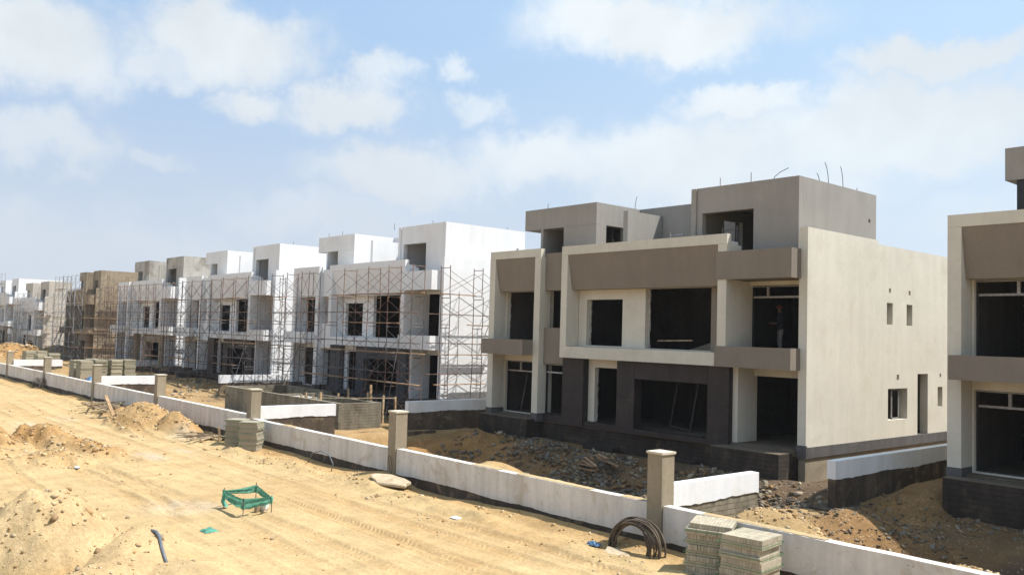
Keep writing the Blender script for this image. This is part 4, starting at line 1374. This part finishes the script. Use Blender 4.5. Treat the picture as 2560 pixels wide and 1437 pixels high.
for k in range(14):
    loose_board(13.75 + R_.uniform(-.55, .45), 33.5 + R_.uniform(-.9, .9), R_.uniform(1.0, 2.2), R_.choice([-1.15, -.9, -.6, .5, -1.3]) + R_.uniform(-.25, .25), R_.uniform(-.05, .05), R_.uniform(.07, .12),
                'grey weathered board in the loose heap left of the mid paver stacks', 'boards left of the mid paver stacks', dz=.02 * (k % 5))
o = MB().box(-.05, .05, -.012, .012, 0, .62).build('plank', 'old_wood', None, False, (13.55, 32.35, gz(13.55, 32.35)))
o.rotation_euler = (.25, -.3, .3)
tag(o, 'short board standing on end against the mid paver stack', 'plank')
for k in range(26):
    loose_board(13.6 + R_.uniform(-.9, .75), 46.6 + R_.uniform(-2.2, 2.0), R_.uniform(1.2, 3.0), R_.uniform(-1.9, -.7), R_.uniform(-.14, .10), R_.uniform(.06, .12),
                'weathered board in the tangled heap beside the dirt heap', 'boards heaped beside the dirt heap', dz=.05 * (k % 6))
o = MB().box(-.09, .09, -.02, .02, 0, 1.5).build('plank', 'fresh_wood', None, False, (12.75, 42.6, gz(12.75, 42.6)))
o.rotation_euler = (-.95, .25, .2)
tag(o, 'pale square-cut plank propped on the left slope of the dirt heap', 'plank')
for k in range(9):
    loose_board(22.6 + R_.uniform(-.5, .5), 21.3 + R_.uniform(-.4, .6), R_.uniform(.8, 1.6), 1.2 + R_.uniform(-.2, .2), R_.uniform(-.12, .12), .09, 'brown board in the shaded rubble before the cream villa', 'boards in the shaded rubble', 'board_wood', dz=.1 + .03 * k)

# two builders in the shaded first floor bay of the cream villa


def person(name, label, loc, rz, joints, shirt, trousers, helmet):
    """one skinned body over a jointed skeleton, with head cover as a child"""
    P = {n: (Vector(p), r) for n, (p, r) in joints.items()}
    edges = [('pelvis', 'spine'), ('spine', 'chest'), ('chest', 'neck'), ('neck', 'head'), ('head', 'crown')]
    for s in ('l', 'r'):
        edges += [('chest', 'sho' + s), ('sho' + s, 'elb' + s), ('elb' + s, 'wri' + s), ('wri' + s, 'fin' + s), ('pelvis', 'hip' + s), ('hip' + s, 'kne' + s), ('kne' + s, 'ank' + s), ('ank' + s, 'toe' + s)]
    names = list(P)
    me = bpy.data.meshes.new(name)
    me.from_pydata([tuple(P[n][0]) for n in names], [(names.index(a), names.index(b)) for a, b in edges], [])
    ob = bpy.data.objects.new(name, me)
    COL.objects.link(ob)
    md = ob.modifiers.new('skin', 'SKIN')
    for i, n in enumerate(names):
        sv = me.skin_vertices[0].data[i]
        r = P[n][1]
        sv.radius = r if isinstance(r, tuple) else (r, r)
        sv.use_root = (n == 'pelvis')
    sb = ob.modifiers.new('sub', 'SUBSURF'); sb.levels = 1; sb.render_levels = 1
    dg = bpy.context.evaluated_depsgraph_get()
    new = bpy.data.meshes.new_from_object(ob.evaluated_get(dg))
    ob.modifiers.clear()
    ob.data = new
    new.name = name
    new.materials.clear()
    for mm in ('skin_tone', shirt, trousers): new.materials.append(MATS[mm])
    for p in new.polygons:
        c = p.center
        hand = any((c - P[k][0]).length < .10 for k in ('wril', 'wrir', 'finl', 'finr'))
        p.material_index = 0 if (c.z > P['neck'][0].z or hand) else (1 if c.z > P['pelvis'][0].z - .02 else 2)
        p.use_smooth = True
    ob.location = loc
    ob.rotation_euler = (0, 0, rz)
    tag(ob, label, 'person')
    h = P['head'][0]
    m = MB()
    vs, fs = [], []
    for i in range(5):
        a = i / 4 * PI / 2
        for j in range(12):
            b = 2 * PI * j / 12
            vs.append((h.x + .125 * math.cos(a) * math.cos(b), h.y + .115 * math.cos(a) * math.sin(b), h.z + .045 + .12 * math.sin(a)))
    for i in range(4):
        for j in range(12):
            fs.append((i * 12 + j, i * 12 + (j + 1) % 12, (i + 1) * 12 + (j + 1) % 12, (i + 1) * 12 + j))
    m._add(vs, fs)
    m.build('head_cover', helmet, ob, True)
    return ob


J = dict(pelvis=((0, 0, .93), (.13, .16)), spine=((0, 0, 1.12), (.11, .15)), chest=((.02, 0, 1.34), (.12, .18)), neck=((.03, 0, 1.50), .055), head=((.05, 0, 1.62), (.09, .08)), crown=((.04, 0, 1.70), (.07, .065)),
         shol=((0, .19, 1.40), .062), elbl=((.08, .26, 1.14), .045), wril=((.28, .18, 1.10), .032), finl=((.37, .14, 1.10), .024),
         shor=((0, -.19, 1.40), .062), elbr=((.10, -.26, 1.14), .045), wrir=((.30, -.16, 1.12), .032), finr=((.39, -.12, 1.13), .024),
         hipl=((0, .09, .86), .095), knel=((.03, .11, .48), .065), ankl=((0, .12, .09), .045), toel=((.14, .13, .04), .035),
         hipr=((0, -.09, .86), .095), kner=((.02, -.11, .48), .065), ankr=((0, -.12, .09), .045), toer=((.14, -.13, .04), .035))
person('person', 'person in dark shirt and pale trousers working in the shaded first floor bay', (28.0, 17.45, 4.055), 2.4, J, 'dark_shirt', 'grey_trousers', 'orange_helmet')
person('person', 'person in brown clothes holding a pole in the shaded first floor bay', (28.2, 16.5, 4.055), 3.3, J, 'brown_shirt', 'brown_trousers', 'dark_shirt')
tag(MB().tube((27.8, 16.45, 5.2), (27.4, 16.0, 4.08), .018, 6).build('broom_handle', 'old_wood'), 'thin pole held by the person in brown clothes', 'pole')

# ------------------------------------------------------------------ stones and rubble


def scatter(name, pts, size, cols, seed, flat=(.45, .9), ang=False):
    """many little angular stones as one mesh with a tint per stone"""
    R = np.random.RandomState(seed)
    n = len(pts)
    cube = np.array([(-1, -1, -1), (1, -1, -1), (1, 1, -1), (-1, 1, -1), (-1, -1, 1), (1, -1, 1), (1, 1, 1), (-1, 1, 1)], float)
    V = cube[None] * (1 + R.uniform(-.42, .25, (n, 8, 3)))
    if ang: V *= (1 + R.uniform(-.3, .45, (n, 8, 1)))
    else: V *= .72
    sc = size[:, None, None] * np.stack([R.uniform(.7, 1.4, n), R.uniform(.6, 1.1, n), R.uniform(*flat, n)], -1)[:, None, :]
    V = V * sc
    a = R.uniform(0, 2 * PI, n); tl = R.uniform(-.9, .9, n) if ang else R.uniform(-.5, .5, n)
    ca, sa, ct, st_ = np.cos(a), np.sin(a), np.cos(tl), np.sin(tl)
    x = V[..., 0] * ct[:, None] - V[..., 2] * st_[:, None]; z = V[..., 0] * st_[:, None] + V[..., 2] * ct[:, None]; y = V[..., 1]
    V = np.stack([x * ca[:, None] - y * sa[:, None], x * sa[:, None] + y * ca[:, None], z], -1)
    zz = terrain(pts[:, 0], pts[:, 1])
    V[..., 0] += pts[:, 0][:, None]; V[..., 1] += pts[:, 1][:, None]; V[..., 2] += (zz + size * .12)[:, None]
    fq = np.array([(3, 2, 1, 0), (4, 5, 6, 7), (0, 1, 5, 4), (1, 2, 6, 5), (2, 3, 7, 6), (3, 0, 4, 7)])
    Fq = (fq[None] + np.arange(n)[:, None, None] * 8).reshape(-1, 4)
    me = bpy.data.meshes.new(name)
    me.vertices.add(n * 8); me.vertices.foreach_set('co', V.astype(np.float32).ravel())
    me.loops.add(Fq.size); me.loops.foreach_set('vertex_index', Fq.ravel().astype(np.int32))
    me.polygons.add(len(Fq)); me.polygons.foreach_set('loop_start', np.arange(0, Fq.size, 4, dtype=np.int32)); me.polygons.foreach_set('loop_total', np.full(len(Fq), 4, np.int32))
    me.update()
    c = np.array(cols)[R.randint(0, len(cols), n)] * R.uniform(.7, 1.2, (n, 1))
    ca_ = me.color_attributes.new('tint', 'FLOAT_COLOR', 'POINT')
    ca_.data.foreach_set('color', np.repeat(np.concatenate([c, np.ones((n, 1))], -1), 8, 0).astype(np.float32).ravel())
    me.materials.append(MATS['stone_tint'])
    o = link(name, me)
    o['kind'] = 'stuff'
    return o


def rej(n, x0, x1, y0, y1, fn, seed):
    R = np.random.RandomState(seed)
    x = R.uniform(x0, x1, n); y = R.uniform(y0, y1, n)
    k = R.rand(n) < fn(x, y)
    return np.stack([x[k], y[k]], -1)


def openfn(x, y):
    _, A = terrain(x, y, True)
    m = A['mound'] * .45 + A['berm'] * 2.2 + A['pile'] * 1.4
    patch = np.clip(fbm(x, y, 1.6, 4, seed=120) * 2.2 - .1, 0, 1)
    return np.clip(.012 + .8 * np.clip(m * 1.5, 0, 1) + .3 * patch * (1 - A['road'] * .92), 0, 1) * (x < 14.6)


sandy = [(.44, .31, .16), (.38, .24, .11), (.50, .38, .22), (.30, .18, .08), (.46, .36, .24)]
p = rej(26000, 2.0, 14.4, 10, 30, openfn, 1)
R = np.random.RandomState(3)
scatter('gravel', p, .010 + .035 * R.rand(len(p)) ** 3, sandy, 2)
p = rej(9000, 4.0, 14.4, 29, 50, openfn, 4)
scatter('gravel', p, .02 + .07 * R.rand(len(p)) ** 2.5, sandy, 5)
p = rej(500, 3.0, 9.0, 14, 24, lambda x, y: np.clip(openfn(x, y) * .9, 0, 1), 6)
scatter('stones', p, .035 + .07 * R.rand(len(p)) ** 2, [(.42, .27, .13), (.36, .24, .13), (.5, .38, .22), (.30, .22, .14)], 7)
p = rej(2600, 12.6, 14.4, 11, 31, lambda x, y: np.clip(fbm(x, y, .8, 3, seed=121) * 2, 0, 1), 8)
scatter('gravel', p, .012 + .05 * R.rand(len(p)) ** 3, sandy, 9)
grey = [(.165, .13, .09), (.205, .165, .115), (.12, .095, .07), (.23, .14, .07), (.18, .115, .06), (.15, .135, .115), (.27, .225, .16)]
p = rej(60000, 16.5, 24.6, 12.6, 31, lambda x, y: np.clip(sstep(x, 17.0, 18.6) * (1 - sstep(y, 26.5, 30.0)) * np.clip(.62 + fbm(x, y, 1.5, 4, seed=122) * 1.5, .08, 1), 0, 1), 10)
scatter('rubble', p, .012 + .095 * R.rand(len(p)) ** 6, grey, 11, flat=(.15, .6), ang=True)
p = rej(18000, 15.0, 24.6, 2.0, 12.4, lambda x, y: np.clip(.08 + sstep(x, 17.8, 19.2) * np.clip(.35 + fbm(x, y, 1.6, 4, seed=123) * 1.7, 0, 1), 0, 1), 12)
scatter('rubble', p, .010 + .05 * R.rand(len(p)) ** 5, grey, 13, flat=(.15, .6), ang=True)
p = rej(5000, 15.0, 19.0, 5.0, 12.4, lambda x, y: x * 0 + .5, 14)
scatter('gravel', p, .012 + .05 * R.rand(len(p)) ** 3, sandy, 15)
p = rej(7000, 15.2, 24.4, 32.8, 70, lambda x, y: np.clip(.15 + fbm(x, y, 2.5, 4, seed=124) * 1.2, 0, .7), 16)
scatter('rubble', p, .02 + .10 * R.rand(len(p)) ** 4, sandy + grey, 17, flat=(.2, .7), ang=True)
p = rej(5000, 12.0, 31, 96.5, 108, lambda x, y: x * 0 + .6, 18)
scatter('gravel', p, .06 + .12 * R.rand(len(p)) ** 2, sandy, 19)

# ------------------------------------------------------------------ dusty air
def build_haze(density):
    me = MB().box(-1000, 1000, -700, 1600, -3.0, 14.0).mesh('haze', None)
    m = bpy.data.materials.new('dusty_air')
    m.use_nodes = True
    T = NT(m.node_tree)
    T.n.clear()
    out = T.new('ShaderNodeOutputMaterial')
    v = T.new('ShaderNodeVolumePrincipled')
    v.inputs['Color'].default_value = (.93, .94, .96, 1)
    v.inputs['Density'].default_value = density
    v.inputs['Anisotropy'].default_value = .2
    T.link(v.outputs[0], out.inputs['Volume'])
    me.materials.append(m)
    o = link('haze', me)
    o['kind'] = 'stuff'


build_haze(.00026)
